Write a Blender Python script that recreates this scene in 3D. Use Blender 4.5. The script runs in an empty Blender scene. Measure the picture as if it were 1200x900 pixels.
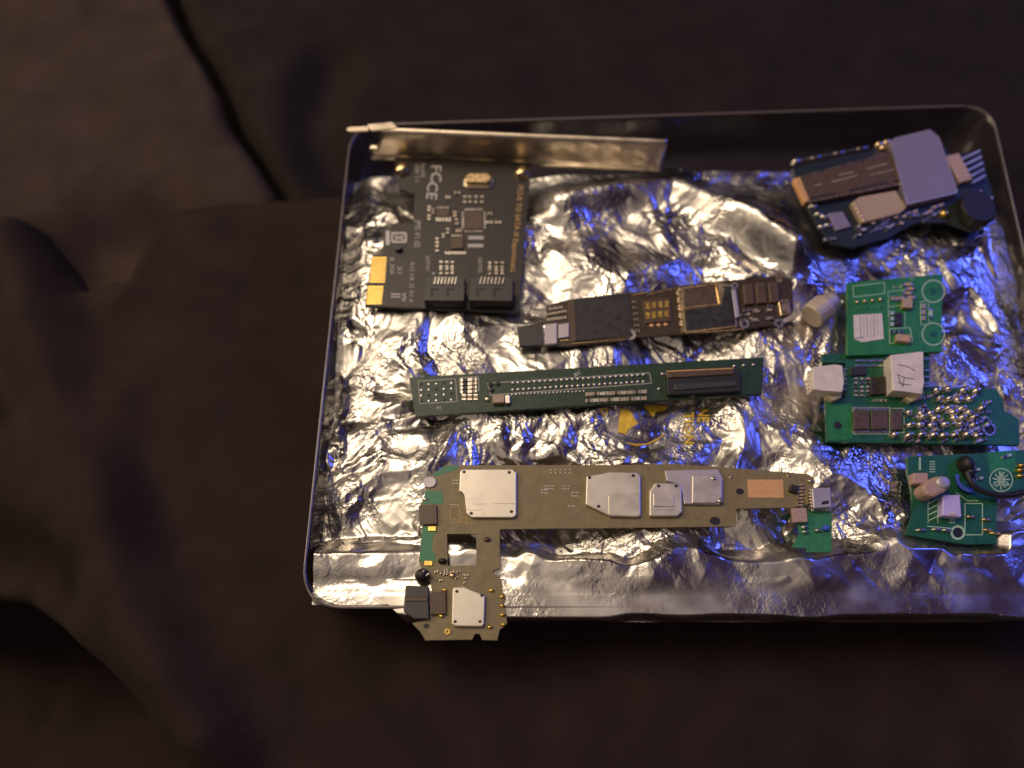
import bpy, bmesh, math, random
import numpy as np
from mathutils import Vector
random.seed(4)
C = bpy.context.scene.collection
TILT = math.radians(23); F = 900.0; D = 0.266; MM = 0.001
ct, st = math.cos(TILT), math.sin(TILT)
CAM = Vector((0, -D*st, D*ct))

def G(px, py, z=0.0):
    """point of the photograph -> point (metres) on the horizontal plane z (mm)"""
    dx = (px-600)/F; dy = (450-py)/F
    d = Vector((dx, dy*ct+st, dy*st-ct))
    t = (z*MM-CAM.z)/d.z
    return CAM+d*t

# ------------------------------------------------------------------ materials
def mat(name, col, rough=0.5, metal=0.0, noise=0.0, nscale=800, bump=0.0, bscale=1500, spec=0.5, rvar=0.0, coat=0.0, alpha=1.0):
    m = bpy.data.materials.new(name); m.use_nodes = True
    nt = m.node_tree; b = nt.nodes['Principled BSDF']
    b.inputs['Base Color'].default_value = (*col, 1)
    b.inputs['Roughness'].default_value = rough
    b.inputs['Metallic'].default_value = metal
    b.inputs['Specular IOR Level'].default_value = spec
    b.inputs['Coat Weight'].default_value = coat
    b.inputs['Alpha'].default_value = alpha
    tc = nt.nodes.new('ShaderNodeNewGeometry')
    if noise or rvar:
        n = nt.nodes.new('ShaderNodeTexNoise'); n.inputs['Scale'].default_value = nscale; n.inputs['Detail'].default_value = 5
        nt.links.new(tc.outputs['Position'], n.inputs['Vector'])
        if noise:
            r = nt.nodes.new('ShaderNodeMapRange')
            r.inputs['From Min'].default_value = 0.3; r.inputs['From Max'].default_value = 0.7
            r.inputs['To Min'].default_value = 1-noise; r.inputs['To Max'].default_value = 1+noise
            nt.links.new(n.outputs['Fac'], r.inputs['Value'])
            v = nt.nodes.new('ShaderNodeVectorMath'); v.operation = 'SCALE'; v.inputs[0].default_value = col
            nt.links.new(r.outputs[0], v.inputs['Scale']); nt.links.new(v.outputs[0], b.inputs['Base Color'])
        if rvar:
            r2 = nt.nodes.new('ShaderNodeMapRange')
            r2.inputs['From Min'].default_value = 0.3; r2.inputs['From Max'].default_value = 0.7
            r2.inputs['To Min'].default_value = max(0.02, rough-rvar); r2.inputs['To Max'].default_value = rough+rvar
            nt.links.new(n.outputs['Fac'], r2.inputs['Value']); nt.links.new(r2.outputs[0], b.inputs['Roughness'])
    if bump:
        n2 = nt.nodes.new('ShaderNodeTexNoise'); n2.inputs['Scale'].default_value = bscale; n2.inputs['Detail'].default_value = 3
        nt.links.new(tc.outputs['Position'], n2.inputs['Vector'])
        bp = nt.nodes.new('ShaderNodeBump'); bp.inputs['Strength'].default_value = 1.0; bp.inputs['Distance'].default_value = bump*MM
        nt.links.new(n2.outputs['Fac'], bp.inputs['Height']); nt.links.new(bp.outputs[0], b.inputs['Normal'])
    return m

def pcb(name, col, rough=0.38, dens=420, amt=0.25):
    """solder mask over copper: fine traces show as slightly paler, raised lines"""
    m = mat(name, col, rough, noise=0.12, nscale=300, spec=0.5)
    nt = m.node_tree; b = nt.nodes['Principled BSDF']
    geo = nt.nodes.new('ShaderNodeNewGeometry')
    v = nt.nodes.new('ShaderNodeTexVoronoi'); v.distance = 'CHEBYCHEV'; v.feature = 'F1'; v.inputs['Scale'].default_value = dens
    nt.links.new(geo.outputs['Position'], v.inputs['Vector'])
    mt = nt.nodes.new('ShaderNodeMath'); mt.operation = 'PINGPONG'; mt.inputs[1].default_value = 0.11
    nt.links.new(v.outputs['Distance'], mt.inputs[0])
    mr = nt.nodes.new('ShaderNodeMapRange'); mr.inputs['From Min'].default_value = 0.04; mr.inputs['From Max'].default_value = 0.08
    nt.links.new(mt.outputs[0], mr.inputs['Value'])
    src = b.inputs['Base Color'].links[0].from_socket
    mx = nt.nodes.new('ShaderNodeMix'); mx.data_type = 'RGBA'; mx.blend_type = 'MULTIPLY'
    sc = nt.nodes.new('ShaderNodeMath'); sc.operation = 'MULTIPLY'; sc.inputs[1].default_value = amt*2
    nt.links.new(mr.outputs[0], sc.inputs[0]); nt.links.new(sc.outputs[0], mx.inputs['Factor'])
    nt.links.new(src, mx.inputs['A']); mx.inputs['B'].default_value = (0.6, 0.6, 0.6, 1)
    nt.links.new(mx.outputs['Result'], b.inputs['Base Color'])
    bp = nt.nodes.new('ShaderNodeBump'); bp.inputs['Distance'].default_value = 0.03*MM; bp.inputs['Strength'].default_value = 0.5
    nt.links.new(mr.outputs[0], bp.inputs['Height']); nt.links.new(bp.outputs[0], b.inputs['Normal'])
    return m

M = dict(
 black_pcb=pcb('black solder mask', (0.030, 0.022, 0.018), 0.42),
 dark_pcb=pcb('dark logic board', (0.055, 0.034, 0.018), 0.35),
 brown_pcb=pcb('brown solder mask', (0.225, 0.175, 0.078), 0.45, 500, 0.12),
 riser_pcb=pcb('dark green solder mask', (0.016, 0.045, 0.022), 0.4),
 green_pcb=pcb('green solder mask', (0.022, 0.19, 0.050), 0.4),
 teal_pcb=pcb('teal solder mask', (0.012, 0.105, 0.048), 0.38),
 blue_pcb=pcb('blue solder mask', (0.016, 0.024, 0.028), 0.38),
 flex=mat('green flex', (0.035, 0.20, 0.09), 0.4, noise=.15),
 fr4=mat('board edge', (0.12, 0.10, 0.05), 0.6, noise=.2),
 chip=mat('chip epoxy', (0.028, 0.024, 0.021), 0.45, noise=.35, nscale=350, rvar=.15, bump=.01, bscale=5000),
 chip_brown=mat('brown chip epoxy', (0.095, 0.058, 0.034), 0.4, noise=.2, rvar=.08),
 plastic=mat('black connector plastic', (0.045, 0.040, 0.037), 0.42, noise=.15, rvar=.06),
 plastic_dk=mat('slot plastic', (0.012, 0.011, 0.012), 0.5),
 gold=mat('gold plating', (0.85, 0.56, 0.14), 0.32, 1.0, noise=.15, rvar=.08),
 brass=mat('brass screw', (0.80, 0.60, 0.32), 0.3, 1.0, noise=.15, rvar=.08),
 copper=mat('copper pad', (0.78, 0.43, 0.17), 0.5, 0.4, noise=.08),
 steel=mat('nickel plated steel', (0.78, 0.66, 0.51), 0.36, 1.0, noise=.12, nscale=150, rvar=.1, bump=.08, bscale=130),
 can=mat('shield can', (0.66, 0.60, 0.52), 0.42, 0.85, noise=.05, nscale=250, rvar=.07, bump=.015, bscale=260),
 can_dull=mat('dull shield can', (0.50, 0.45, 0.46), 0.5, 0.6, noise=.06, nscale=200, rvar=.07),
 tin=mat('solder', (0.72, 0.66, 0.58), 0.30, 1.0, noise=.15, rvar=.1, nscale=1800),
 silk=mat('silkscreen', (0.62, 0.58, 0.50), 0.6, noise=.3, nscale=3000),
 silk_dim=mat('worn silkscreen', (0.48, 0.44, 0.37), 0.6, noise=.35, nscale=3000),
 silk_gold=mat('gold print', (0.62, 0.36, 0.10), 0.5, noise=.35, nscale=2500),
 silk_green=mat('pale silkscreen', (0.36, 0.52, 0.38), 0.6, noise=.25, nscale=3000),
 label=mat('white label', (0.66, 0.58, 0.56), 0.6, noise=.10, nscale=500),
 ink=mat('pen ink', (0.06, 0.05, 0.05), 0.6),
 label_ink=mat('grey label print', (0.36, 0.31, 0.31), 0.6),
 white_pl=mat('white nylon', (0.70, 0.61, 0.55), 0.45, noise=.10, nscale=350, rvar=.1),
 ivory=mat('ivory nylon', (0.50, 0.42, 0.26), 0.5, noise=.1),
 tan=mat('tan ceramic', (0.42, 0.30, 0.20), 0.5, noise=.1),
 lilac=mat('violet shield', (0.26, 0.22, 0.29), 0.5, 0.3, noise=.05, nscale=200),
 pink=mat('pink component', (0.42, 0.28, 0.23), 0.5, noise=.08),
 violet=mat('pale violet block', (0.52, 0.44, 0.78), 0.4, noise=.05),
 blue_pl=mat('blue plastic', (0.06, 0.10, 0.65), 0.35),
 rubber=mat('black rubber', (0.015, 0.012, 0.010), 0.5, noise=.2),
 rim_highlight=mat('painted rim highlight', (0.16, 0.125, 0.105), 0.25, rvar=.12, nscale=120, bump=.1, bscale=90, coat=.6),  # tray plastic lightened to paint in the highlight along its rim
 black_gloss=mat('smoky clear plastic', (0.030, 0.022, 0.026), 0.18, rvar=.06, nscale=60, bump=.35, bscale=30, alpha=.55, coat=.7),
 yellow=mat('yellow print', (0.80, 0.52, 0.04), 0.45, 0.0, noise=.2),
 capmetal=mat('brushed aluminium', (0.60, 0.50, 0.40), 0.5, .5, noise=.1),
)

def fabric(name, col, wscale=1100):
    m = mat(name, col, 0.9, noise=.22, nscale=60, spec=0.2)
    nt = m.node_tree; b = nt.nodes['Principled BSDF']
    b.inputs['Sheen Weight'].default_value = 0.0; b.inputs['Sheen Roughness'].default_value = 0.5
    b.inputs['Sheen Tint'].default_value = (0.5, 0.4, 0.3, 1)
    geo = nt.nodes.new('ShaderNodeNewGeometry')
    a = nt.nodes.new('ShaderNodeTexWave'); a.bands_direction = 'X'; a.inputs['Scale'].default_value = wscale/2; a.inputs['Distortion'].default_value = 1.5
    c = nt.nodes.new('ShaderNodeTexWave'); c.bands_direction = 'Y'; c.inputs['Scale'].default_value = wscale/2; c.inputs['Distortion'].default_value = 1.5
    n = nt.nodes.new('ShaderNodeTexNoise'); n.inputs['Scale'].default_value = 350; n.inputs['Detail'].default_value = 6
    ad = nt.nodes.new('ShaderNodeMath'); ad.operation = 'ADD'; ad2 = nt.nodes.new('ShaderNodeMath'); ad2.operation = 'ADD'
    for x in (a, c, n): nt.links.new(geo.outputs['Position'], x.inputs['Vector'])
    nt.links.new(a.outputs['Fac'], ad.inputs[0]); nt.links.new(c.outputs['Fac'], ad.inputs[1])
    nt.links.new(ad.outputs[0], ad2.inputs[0]); nt.links.new(n.outputs['Fac'], ad2.inputs[1])
    bp = nt.nodes.new('ShaderNodeBump'); bp.inputs['Distance'].default_value = .12*MM; bp.inputs['Strength'].default_value = .6
    nt.links.new(ad2.outputs[0], bp.inputs['Height']); nt.links.new(bp.outputs[0], b.inputs['Normal'])
    return m
M['fab_seat'] = fabric('dark brown upholstery', (0.025, 0.0142, 0.0122))
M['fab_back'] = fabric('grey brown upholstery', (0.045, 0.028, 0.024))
M['fab_right'] = fabric('dark upholstery', (0.018, 0.0115, 0.0105))
M['floor'] = mat('dark violet carpet', (0.022, 0.007, 0.045), 0.95, noise=.3, nscale=100, bump=.5, bscale=600)

# foil
def foil_mat():
    m = bpy.data.materials.new('metallised film'); m.use_nodes = True
    nt = m.node_tree; b = nt.nodes['Principled BSDF']
    b.inputs['Metallic'].default_value = 1.0; b.inputs['Base Color'].default_value = (0.66, 0.62, 0.57, 1)
    geo = nt.nodes.new('ShaderNodeNewGeometry')
    n = nt.nodes.new('ShaderNodeTexNoise'); n.inputs['Scale'].default_value = 70; n.inputs['Detail'].default_value = 4
    r = nt.nodes.new('ShaderNodeMapRange'); r.inputs['From Min'].default_value = .35; r.inputs['From Max'].default_value = .65
    r.inputs['To Min'].default_value = 0.18; r.inputs['To Max'].default_value = 0.42
    nt.links.new(geo.outputs['Position'], n.inputs['Vector']); nt.links.new(n.outputs['Fac'], r.inputs['Value']); nt.links.new(r.outputs[0], b.inputs['Roughness'])
    w = nt.nodes.new('ShaderNodeTexNoise'); w.inputs['Scale'].default_value = 200; w.inputs['Detail'].default_value = 2
    vm = nt.nodes.new('ShaderNodeVectorMath'); vm.operation = 'MULTIPLY_ADD'; vm.inputs[1].default_value = (.004, .004, .004)
    nt.links.new(geo.outputs['Position'], w.inputs['Vector'])
    nt.links.new(w.outputs['Color'], vm.inputs[0]); nt.links.new(geo.outputs['Position'], vm.inputs[2])
    v = nt.nodes.new('ShaderNodeTexVoronoi'); v.inputs['Scale'].default_value = 330
    v2 = nt.nodes.new('ShaderNodeTexVoronoi'); v2.inputs['Scale'].default_value = 900
    for q in (v, v2): nt.links.new(vm.outputs[0], q.inputs['Vector'])
    msk = nt.nodes.new('ShaderNodeTexNoise'); msk.inputs['Scale'].default_value = 45; nt.links.new(geo.outputs['Position'], msk.inputs['Vector'])
    mr = nt.nodes.new('ShaderNodeMapRange'); mr.inputs['From Min'].default_value = .42; mr.inputs['From Max'].default_value = .62
    nt.links.new(msk.outputs['Fac'], mr.inputs['Value'])
    bp = nt.nodes.new('ShaderNodeBump'); bp.inputs['Distance'].default_value = .38*MM
    bp2 = nt.nodes.new('ShaderNodeBump'); bp2.inputs['Distance'].default_value = .2*MM
    at = nt.nodes.new('ShaderNodeAttribute'); at.attribute_name = 'crumple'
    ml = nt.nodes.new('ShaderNodeMath'); ml.operation = 'MULTIPLY'; nt.links.new(mr.outputs[0], ml.inputs[0]); nt.links.new(at.outputs['Fac'], ml.inputs[1])
    nt.links.new(ml.outputs[0], bp.inputs['Strength']); nt.links.new(ml.outputs[0], bp2.inputs['Strength'])
    nt.links.new(v.outputs['Distance'], bp.inputs['Height']); nt.links.new(v2.outputs['Distance'], bp2.inputs['Height'])
    nt.links.new(bp.outputs[0], bp2.inputs['Normal']); nt.links.new(bp2.outputs[0], b.inputs['Normal'])
    return m
M['foil'] = foil_mat()

# ------------------------------------------------------------------ building helpers
def link(name, me, m, root=None, parent=None):
    if m is not None and not me.materials: me.materials.append(m)
    o = bpy.data.objects.new(name, me); C.objects.link(o)
    p = parent or root
    if p is not None: o.parent = p
    return o

def prism_bm(bm, pts, z0, z1, bev=0.0, off=Vector((0, 0, 0))):
    """pts: photo points, taken on the top plane z1; solid down to z0 (mm)"""
    co = [G(x, y, z1)-off for x, y in pts]
    a = sum(co[i].x*co[(i+1) % len(co)].y-co[(i+1) % len(co)].x*co[i].y for i in range(len(co)))
    if a < 0: co.reverse()
    n = len(co); dz = (z1-z0)*MM
    t = [bm.verts.new(c) for c in co]; bt = [bm.verts.new((c.x, c.y, c.z-dz)) for c in co]
    top = bm.faces.new(t); bm.faces.new(list(reversed(bt)))
    for i in range(n): bm.faces.new((bt[i], bt[(i+1) % n], t[(i+1) % n], t[i]))
    if bev:
        ed = list(top.edges)
        ed += [e for v in t for e in v.link_edges if e not in ed]
        bmesh.ops.bevel(bm, geom=ed, offset=bev*MM, segments=2, affect='EDGES', profile=0.5)
    return bm

def finish(bm, name, smooth=False):
    me = bpy.data.meshes.new(name); bm.to_mesh(me); bm.free()
    if smooth:
        for p in me.polygons: p.use_smooth = True
    return me

class Thing:
    def __init__(s, name, label, cat, outline, z, Z=(0, 0, 1), group=None):
        s.Z = Z; s.z = z
        pts = [s.px(p) for p in outline]
        c = Vector((0, 0, 0))
        for x, y in pts: c += G(x, y, z)
        c /= len(pts); s.off = c
        s.root = bpy.data.objects.new(name, None); s.root.empty_display_size = .01
        C.objects.link(s.root); s.root.location = c
        s.root['label'] = label; s.root['category'] = cat
        if group: s.root['group'] = group
    def px(s, p): return (s.Z[0]+p[0]/s.Z[2], s.Z[1]+p[1]/s.Z[2])
    def prism(s, name, pts, h, m, base=0.0, bev=0.0, parent=None, z0=None):
        """solid standing on the board: base..base+h above the board top"""
        bm = bmesh.new()
        prism_bm(bm, [s.px(p) for p in pts], s.z+base if z0 is None else z0, s.z+base+h, bev, s.off)
        return link(name, finish(bm, name), M[m], s.root, parent)
    def many(s, name, polys, h, m, base=0.0, parent=None):
        bm = bmesh.new()
        for pts in polys: prism_bm(bm, [s.px(p) for p in pts], s.z+base, s.z+base+h, 0, s.off)
        return link(name, finish(bm, name), M[m], s.root, parent)
    def dome(s, name, x, y, rx, ry, h, m, base=0.0, ang=0.0, parent=None, flat=False):
        px, py = s.px((x, y)); c = G(px, py, s.z+base)-s.off
        k = (G(px+1, py, s.z)-G(px, py, s.z)).length/s.Z[2]; ky = (G(px, py+1, s.z)-G(px, py, s.z)).length/s.Z[2]
        bm = bmesh.new(); N = 12; rings = []
        prof = [(1, 0), (.93, .45), (.72, .78), (.4, .95)] if not flat else [(1, 0), (1, .85), (.93, 1.0), (.4, 1.0)]
        ca, sa = math.cos(ang), math.sin(ang)
        for r, hh in prof:
            ring = []
            for i in range(N):
                a = 2*math.pi*i/N; u = math.cos(a)*rx*k*r; v = math.sin(a)*ry*ky*r
                ring.append(bm.verts.new((c.x+u*ca-v*sa, c.y+u*sa+v*ca, c.z+hh*h*MM)))
            rings.append(ring)
        for a_, b_ in zip(rings, rings[1:]):
            for i in range(N): bm.faces.new((a_[i], a_[(i+1) % N], b_[(i+1) % N], b_[i]))
        bm.faces.new(rings[-1])
        return link(name, finish(bm, name, not flat), M[m], s.root, parent)
    def ring_bm(s, bm, x, y, r0, r1, h, base=0.0, N=28, a0=0, a1=2*math.pi):
        full = abs(a1-a0-2*math.pi) < 1e-6
        n = N if full else N+1
        P = [[], [], [], []]
        for i in range(n):
            a = a0+(a1-a0)*i/N
            for j, (r, zz) in enumerate(((r0, base), (r0, base+h), (r1, base+h), (r1, base))):
                px, py = s.px((x+r*math.cos(a), y+r*math.sin(a)))
                P[j].append(bm.verts.new(G(px, py, s.z+zz)-s.off))
        for i in range(n if full else n-1):
            k = (i+1) % n
            for j in range(4):
                l = (j+1) % 4
                bm.faces.new((P[j][i], P[l][i], P[l][k], P[j][k]))
    def ring(s, name, x, y, r0, r1, h, m, base=0.0, parent=None, a0=0, a1=2*math.pi):
        bm = bmesh.new(); s.ring_bm(bm, x, y, r0, r1, h, base, a0=a0, a1=a1)
        bmesh.ops.recalc_face_normals(bm, faces=bm.faces)
        return link(name, finish(bm, name), M[m], s.root, parent)
    def text(s, name, body, x, y, size, ang, m, base=0.0, stretch=1.0, parent=None, h=.03):
        cu = bpy.data.curves.new(name, 'FONT'); cu.body = body; cu.align_x = 'LEFT'; cu.align_y = 'CENTER'; cu.resolution_u = 2
        o = bpy.data.objects.new('tmp', cu); C.objects.link(o)
        dg = bpy.context.evaluated_depsgraph_get(); me = bpy.data.meshes.new_from_object(o.evaluated_get(dg))
        bpy.data.objects.remove(o)
        ca, sa = math.cos(ang), math.sin(ang)
        for v in me.vertices:
            tx, ty = v.co.x*size*stretch, -v.co.y*size
            px, py = s.px((x+tx*ca-ty*sa, y+tx*sa+ty*ca))
            v.co = G(px, py, s.z+base+h)-s.off
        me.materials.clear()
        return link(name, me, M[m], s.root, parent)

def rect(cx, cy, w, h, a=0.0):
    ca, sa = math.cos(a), math.sin(a)
    return [(cx+u*ca-v*sa, cy+u*sa+v*ca) for u, v in ((-w/2, -h/2), (w/2, -h/2), (w/2, h/2), (-w/2, h/2))]
def bb(x0, y0, x1, y1): return [(x0, y0), (x1, y0), (x1, y1), (x0, y1)]
def line(x0, y0, x1, y1, w):
    L = math.hypot(x1-x0, y1-y0) or 1; nx, ny = -(y1-y0)/L*w/2, (x1-x0)/L*w/2
    return [(x0+nx, y0+ny), (x1+nx, y1+ny), (x1-nx, y1-ny), (x0-nx, y0-ny)]
def frame_lines(pts, w):
    return [line(*pts[i], *pts[(i+1) % len(pts)], w) for i in range(len(pts))]
def mix(a, b, t): return (a[0]+(b[0]-a[0])*t, a[1]+(b[1]-a[1])*t)
class Quad:
    def __init__(s, p00, p10, p11, p01): s.p = (p00, p10, p11, p01)
    def at(s, u, v): return mix(mix(s.p[0], s.p[1], u), mix(s.p[3], s.p[2], u), v)
    def bb(s, u0, v0, u1, v1): return [s.at(u0, v0), s.at(u1, v0), s.at(u1, v1), s.at(u0, v1)]

presses = []    # (world outline, underside z mm): foil lies below these
def press(T, pts, thick):
    presses.append(([G(*T.px(p), T.z) for p in pts], T.z-thick))

# ------------------------------------------------------------------ 1 expansion card with metal bracket
ZA = (400, 120, 3.4625)
out = [(216, 228), (770, 248), (722, 850), (94, 826), (124, 622), (165, 612), (176, 512), (292, 492), (300, 366), (232, 352)]
T = Thing('expansion_card', 'black circuit card with gold edge contacts, two sockets and a long metal bracket', 'circuit board', out, 1.2, ZA)
pb = T.prism('board', out, 1.5, 'black_pcb', base=-1.5, bev=.12); press(T, out, 1.5)
# bracket
def wall(T, name, a, b, z0, z1, th, m, parent=None, bev=.15):
    pa, pb_ = G(*T.px(a), T.z), G(*T.px(b), T.z)
    d = (pb_-pa).normalized(); n = Vector((-d.y, d.x, 0))*th*MM
    bm = bmesh.new(); vs = []
    for z in (z0, z1):
        vs.append([bm.verts.new(Vector((q.x, q.y, z*MM))-T.off) for q in (pa, pb_, pb_+n, pa+n)])
    bm.faces.new(vs[0][::-1]); bm.faces.new(vs[1])
    for i in range(4): bm.faces.new((vs[0][i], vs[0][(i+1) % 4], vs[1][(i+1) % 4], vs[1][i]))
    if bev: bmesh.ops.bevel(bm, geom=list(bm.edges), offset=bev*MM, segments=2, affect='EDGES')
    return link(name, finish(bm, name), M[m], T.root, parent)
# bracket plate: gently buckled sheet with rolled lip
def bracket():
    a, b = G(*T.px((120, 212)), T.z), G(*T.px((1298, 262)), T.z)
    bm = bmesh.new(); NX = 90; rows = []
    prof = [(0.0, -1.0), (-1.5, .2), (-.2, 1.2), (0, 2.2), (0, 6), (.1, 10), (.2, 13.4), (.6, 14.4), (1.7, 14.8), (2.4, 14.6)]
    d = (b-a).normalized(); n = Vector((-d.y, d.x, 0))
    for k, (oy, z) in enumerate(prof):
        row = []
        for i in range(NX+1):
            u = i/NX; p = a.lerp(b, u)
            zz = z
            if u < .055 : zz = -1+(z+1)*max(.35, min(1, .35+(u-.03)*26))
            w = .35*math.sin(u*23+z*.25)+.25*math.sin(u*61+z*.5+1)
            if u > .62: w += .5*math.sin(u*75+z*.35)*min(1, (u-.62)*8)
            w *= math.sin(min(1, max(0, (z-1)/13))*math.pi)
            row.append(bm.verts.new(p+n*(oy+w)*MM+Vector((0, 0, zz*MM-T.z*MM))-T.off))
        rows.append(row)
    for r0, r1 in zip(rows, rows[1:]):
        for i in range(NX): bm.faces.new((r0[i], r0[i+1], r1[i+1], r1[i]))
    o = link('bracket', finish(bm, 'bracket', True), M['steel'], T.root)
    s = o.modifiers.new('t', 'SOLIDIFY'); s.thickness = .8*MM; s.offset = -1
    return o
br = bracket()
T.prism('bracket_tab', [(22, 104), (34, 98), (110, 96), (112, 112), (34, 117), (22, 112)], .9, 'steel', base=11.5, bev=.2, parent=br)
T.prism('bracket_tab', [(105, 88), (205, 78), (232, 104), (120, 112)], .9, 'steel', base=13, bev=.2, parent=br)
for (x, y) in ((248, 274), (735, 288)):
    sc = T.dome('screw', x, y, 32, 26, 2.4, 'brass', parent=None)
    T.prism('screw_slot', line(x-18, y+6, x+20, y-12, 8), .5, 'plastic_dk', base=2.0, parent=sc)
# crystal
cr = T.prism('crystal_base', [(495, 318), (508, 300), (600, 300), (618, 316), (612, 340), (600, 346), (508, 344), (494, 336)], .7, 'tin', bev=.15)
T.prism('crystal_can', [(500, 300), (514, 284), (598, 284), (612, 300), (606, 318), (590, 324), (510, 322), (500, 314)], 3.0, 'brass', bev=.6)
# chips
q = T.prism('chip', bb(500, 440, 574, 514), .9, 'chip_brown', bev=.12)
pins = []
for i in range(9):
    t = i/8
    pins += [rect(504+66*t, 434, 4, 8), rect(504+66*t, 520, 4, 8), rect(493, 446+62*t, 8, 4), rect(581, 446+62*t, 8, 4)]
T.many('chip_pins', pins, .3, 'tin', parent=q)
q = T.prism('chip', bb(444, 546, 494, 592), .9, 'chip_brown', bev=.12)
T.many('chip_pins', [rect(424+11*i, 610, 7, 10) for i in range(8)]+[rect(450+12*i, 540, 5, 7) for i in range(4)], .35, 'tin', parent=q)
q = T.prism('chip', bb(388, 430, 438, 462), .8, 'chip_brown', bev=.12)
T.many('chip_pins', [rect(388+13*i, 474, 8, 15) for i in range(5)]+[rect(392+13*i, 426, 6, 5) for i in range(4)], .35, 'tin', parent=q)
def smd(T, x, y, w, h, a=0.0, body='tan', height=.55):
    o = T.prism('surface_mount_part', rect(x, y, w, h, a), height, body)
    ca, sa = math.cos(a), math.sin(a)
    if w >= h: ends = [rect(x-ca*w*.42, y-sa*w*.42, w*.22, h*1.06, a), rect(x+ca*w*.42, y+sa*w*.42, w*.22, h*1.06, a)]
    else: ends = [rect(x+sa*h*.42, y-ca*h*.42, w*1.06, h*.22, a), rect(x-sa*h*.42, y+ca*h*.42, w*1.06, h*.22, a)]
    T.many('solder_end', ends, height*1.08, 'tin', parent=o)
    return o
for x, y, w, h in ((500, 392, 12, 26), (522, 392, 12, 26), (546, 392, 12, 26), (570, 392, 12, 26), (432, 384, 18, 12), (470, 366, 20, 10),
                   (600, 486, 26, 10), (636, 486, 24, 10), (602, 450, 14, 12), (460, 452, 12, 20), (468, 482, 12, 20), (388, 560, 12, 22),
                   (388, 592, 12, 22), (356, 430, 12, 20), (356, 466, 12, 20), (372, 440, 8, 18),
                   (404, 656, 12, 24), (404, 684, 12, 20), (428, 656, 12, 22), (450, 656, 12, 22), (450, 684, 12, 20), (428, 684, 12, 20),
                   (602, 658, 12, 24), (602, 686, 12, 20), (628, 658, 12, 22), (652, 658, 12, 22), (652, 686, 12, 20), (628, 686, 12, 20),
                   (432, 520, 12, 18), (414, 540, 10, 14), (476, 520, 20, 10)):
    smd(T, x, y, w, h, 0, 'chip_brown' if (x+y) % 3 else 'tan')
T.many('printed_bars', [bb(515, 542, 578, 556), bb(513, 574, 576, 588), bb(500, 520, 572, 524)], .05, 'silk_dim')
# sockets
for x0, x1 in ((338, 502), (520, 698)):
    w = x1-x0
    so = T.prism('data_socket', [(x0, 742), (x1, 742), (x1-4, 806), (x0-4, 804)], 5.2, 'plastic', bev=.25, z0=T.z)
    T.prism('socket_step', [(x0+4, 708), (x1-2, 708), (x1-2, 746), (x0+4, 746)], 2.6, 'plastic', bev=.2, parent=so)
    T.many('socket_key', [bb(x0+w*.14, 754, x0+w*.34, 760), bb(x0+w*.15, 754, x0+w*.21, 786), bb(x0+w*.53, 754, x0+w*.73, 760), bb(x0+w*.54, 754, x0+w*.60, 786)], .25, 'plastic_dk', base=5.1, parent=so)
    for i in range(7):
        xx = x0+w*(.26+.085*i)
        T.prism('socket_pin', [(xx, 708), (xx+4, 708), (xx-2, 736), (xx-6, 736)], .4, 'tin', base=2.7, parent=so)
    T.prism('socket_mouth', [(x0+6, 808), (x1-8, 810), (x1-8, 812), (x0+6, 811)], 3.4, 'plastic_dk', base=.9, parent=so)
# gold edge contacts
for i in range(11):
    y = 628+i*9.7; x = 124-i*.75-((0))
    T.prism('gold_contact', [(x-1, y), (x+60, y), (x+60, y+4.2), (x-1, y+4.2)], .12, 'gold')
for i in range(8):
    y = 746+i*9.6; x = 110-i*1.0
    T.prism('gold_contact', [(x-2, y), (x+60, y), (x+60, y+4.2), (x-2, y+4.2)], .12, 'gold')
T.text('printed_lettering', 'PCI-E TO SATA III Expansion', 727, 336, 31, math.pi/2+.09, 'silk_gold', stretch=.88)
T.text('printed_lettering', '6G', 696, 656, 26, math.pi/2+.09, 'silk_gold')
T.text('printed_lettering', 'FC', 382, 252, 62, math.pi/2, 'silk')
T.text('printed_lettering', 'CE', 370, 320, 62, math.pi/2+.1, 'silk')
T.text('printed_lettering', 'RoHS', 330, 248, 24, math.pi/2, 'silk_dim')
T.text('printed_lettering', 'VER 1.1', 306, 248, 24, math.pi/2, 'silk_dim')
T.text('printed_lettering', 'JMS V1.02', 311, 478, 34, math.pi/2+.05, 'silk_dim', stretch=.8)
T.text('printed_lettering', 'R12 C8', 288, 648, 24, math.pi/2+.05, 'silk_dim')
T.text('printed_lettering', 'J2 X1 A', 286, 736, 24, math.pi/2+.05, 'silk_dim')
T.text('printed_lettering', 'SATA1', 350, 622, 22, math.pi/2, 'silk_dim')
T.text('printed_lettering', 'SATA2', 562, 628, 22, math.pi/2, 'silk_dim')
T.text('printed_lettering', 'B_XIA', 205, 628, 26, math.pi/2, 'silk_dim')
T.text('printed_lettering', 'X1', 236, 664, 30, math.pi/2, 'silk_dim')
T.many('printed_emblem', [bb(180, 520, 196, 578)]+frame_lines(bb(206, 530, 262, 566), 7)+[line(216, 540, 254, 558, 6), line(216, 558, 254, 540, 6)], .05, 'silk')
T.many('printed_marks', [bb(370, 690, 378, 698), bb(200, 775, 240, 781), bb(200, 787, 240, 792)]+[rect(258+random.uniform(-6, 8), 776+i*7, 14, 4) for i in range(5)], .05, 'silk_dim')
T.dome('capacitor', 232, 596, 16, 14, 1.8, 'chip', flat=True)

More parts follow.
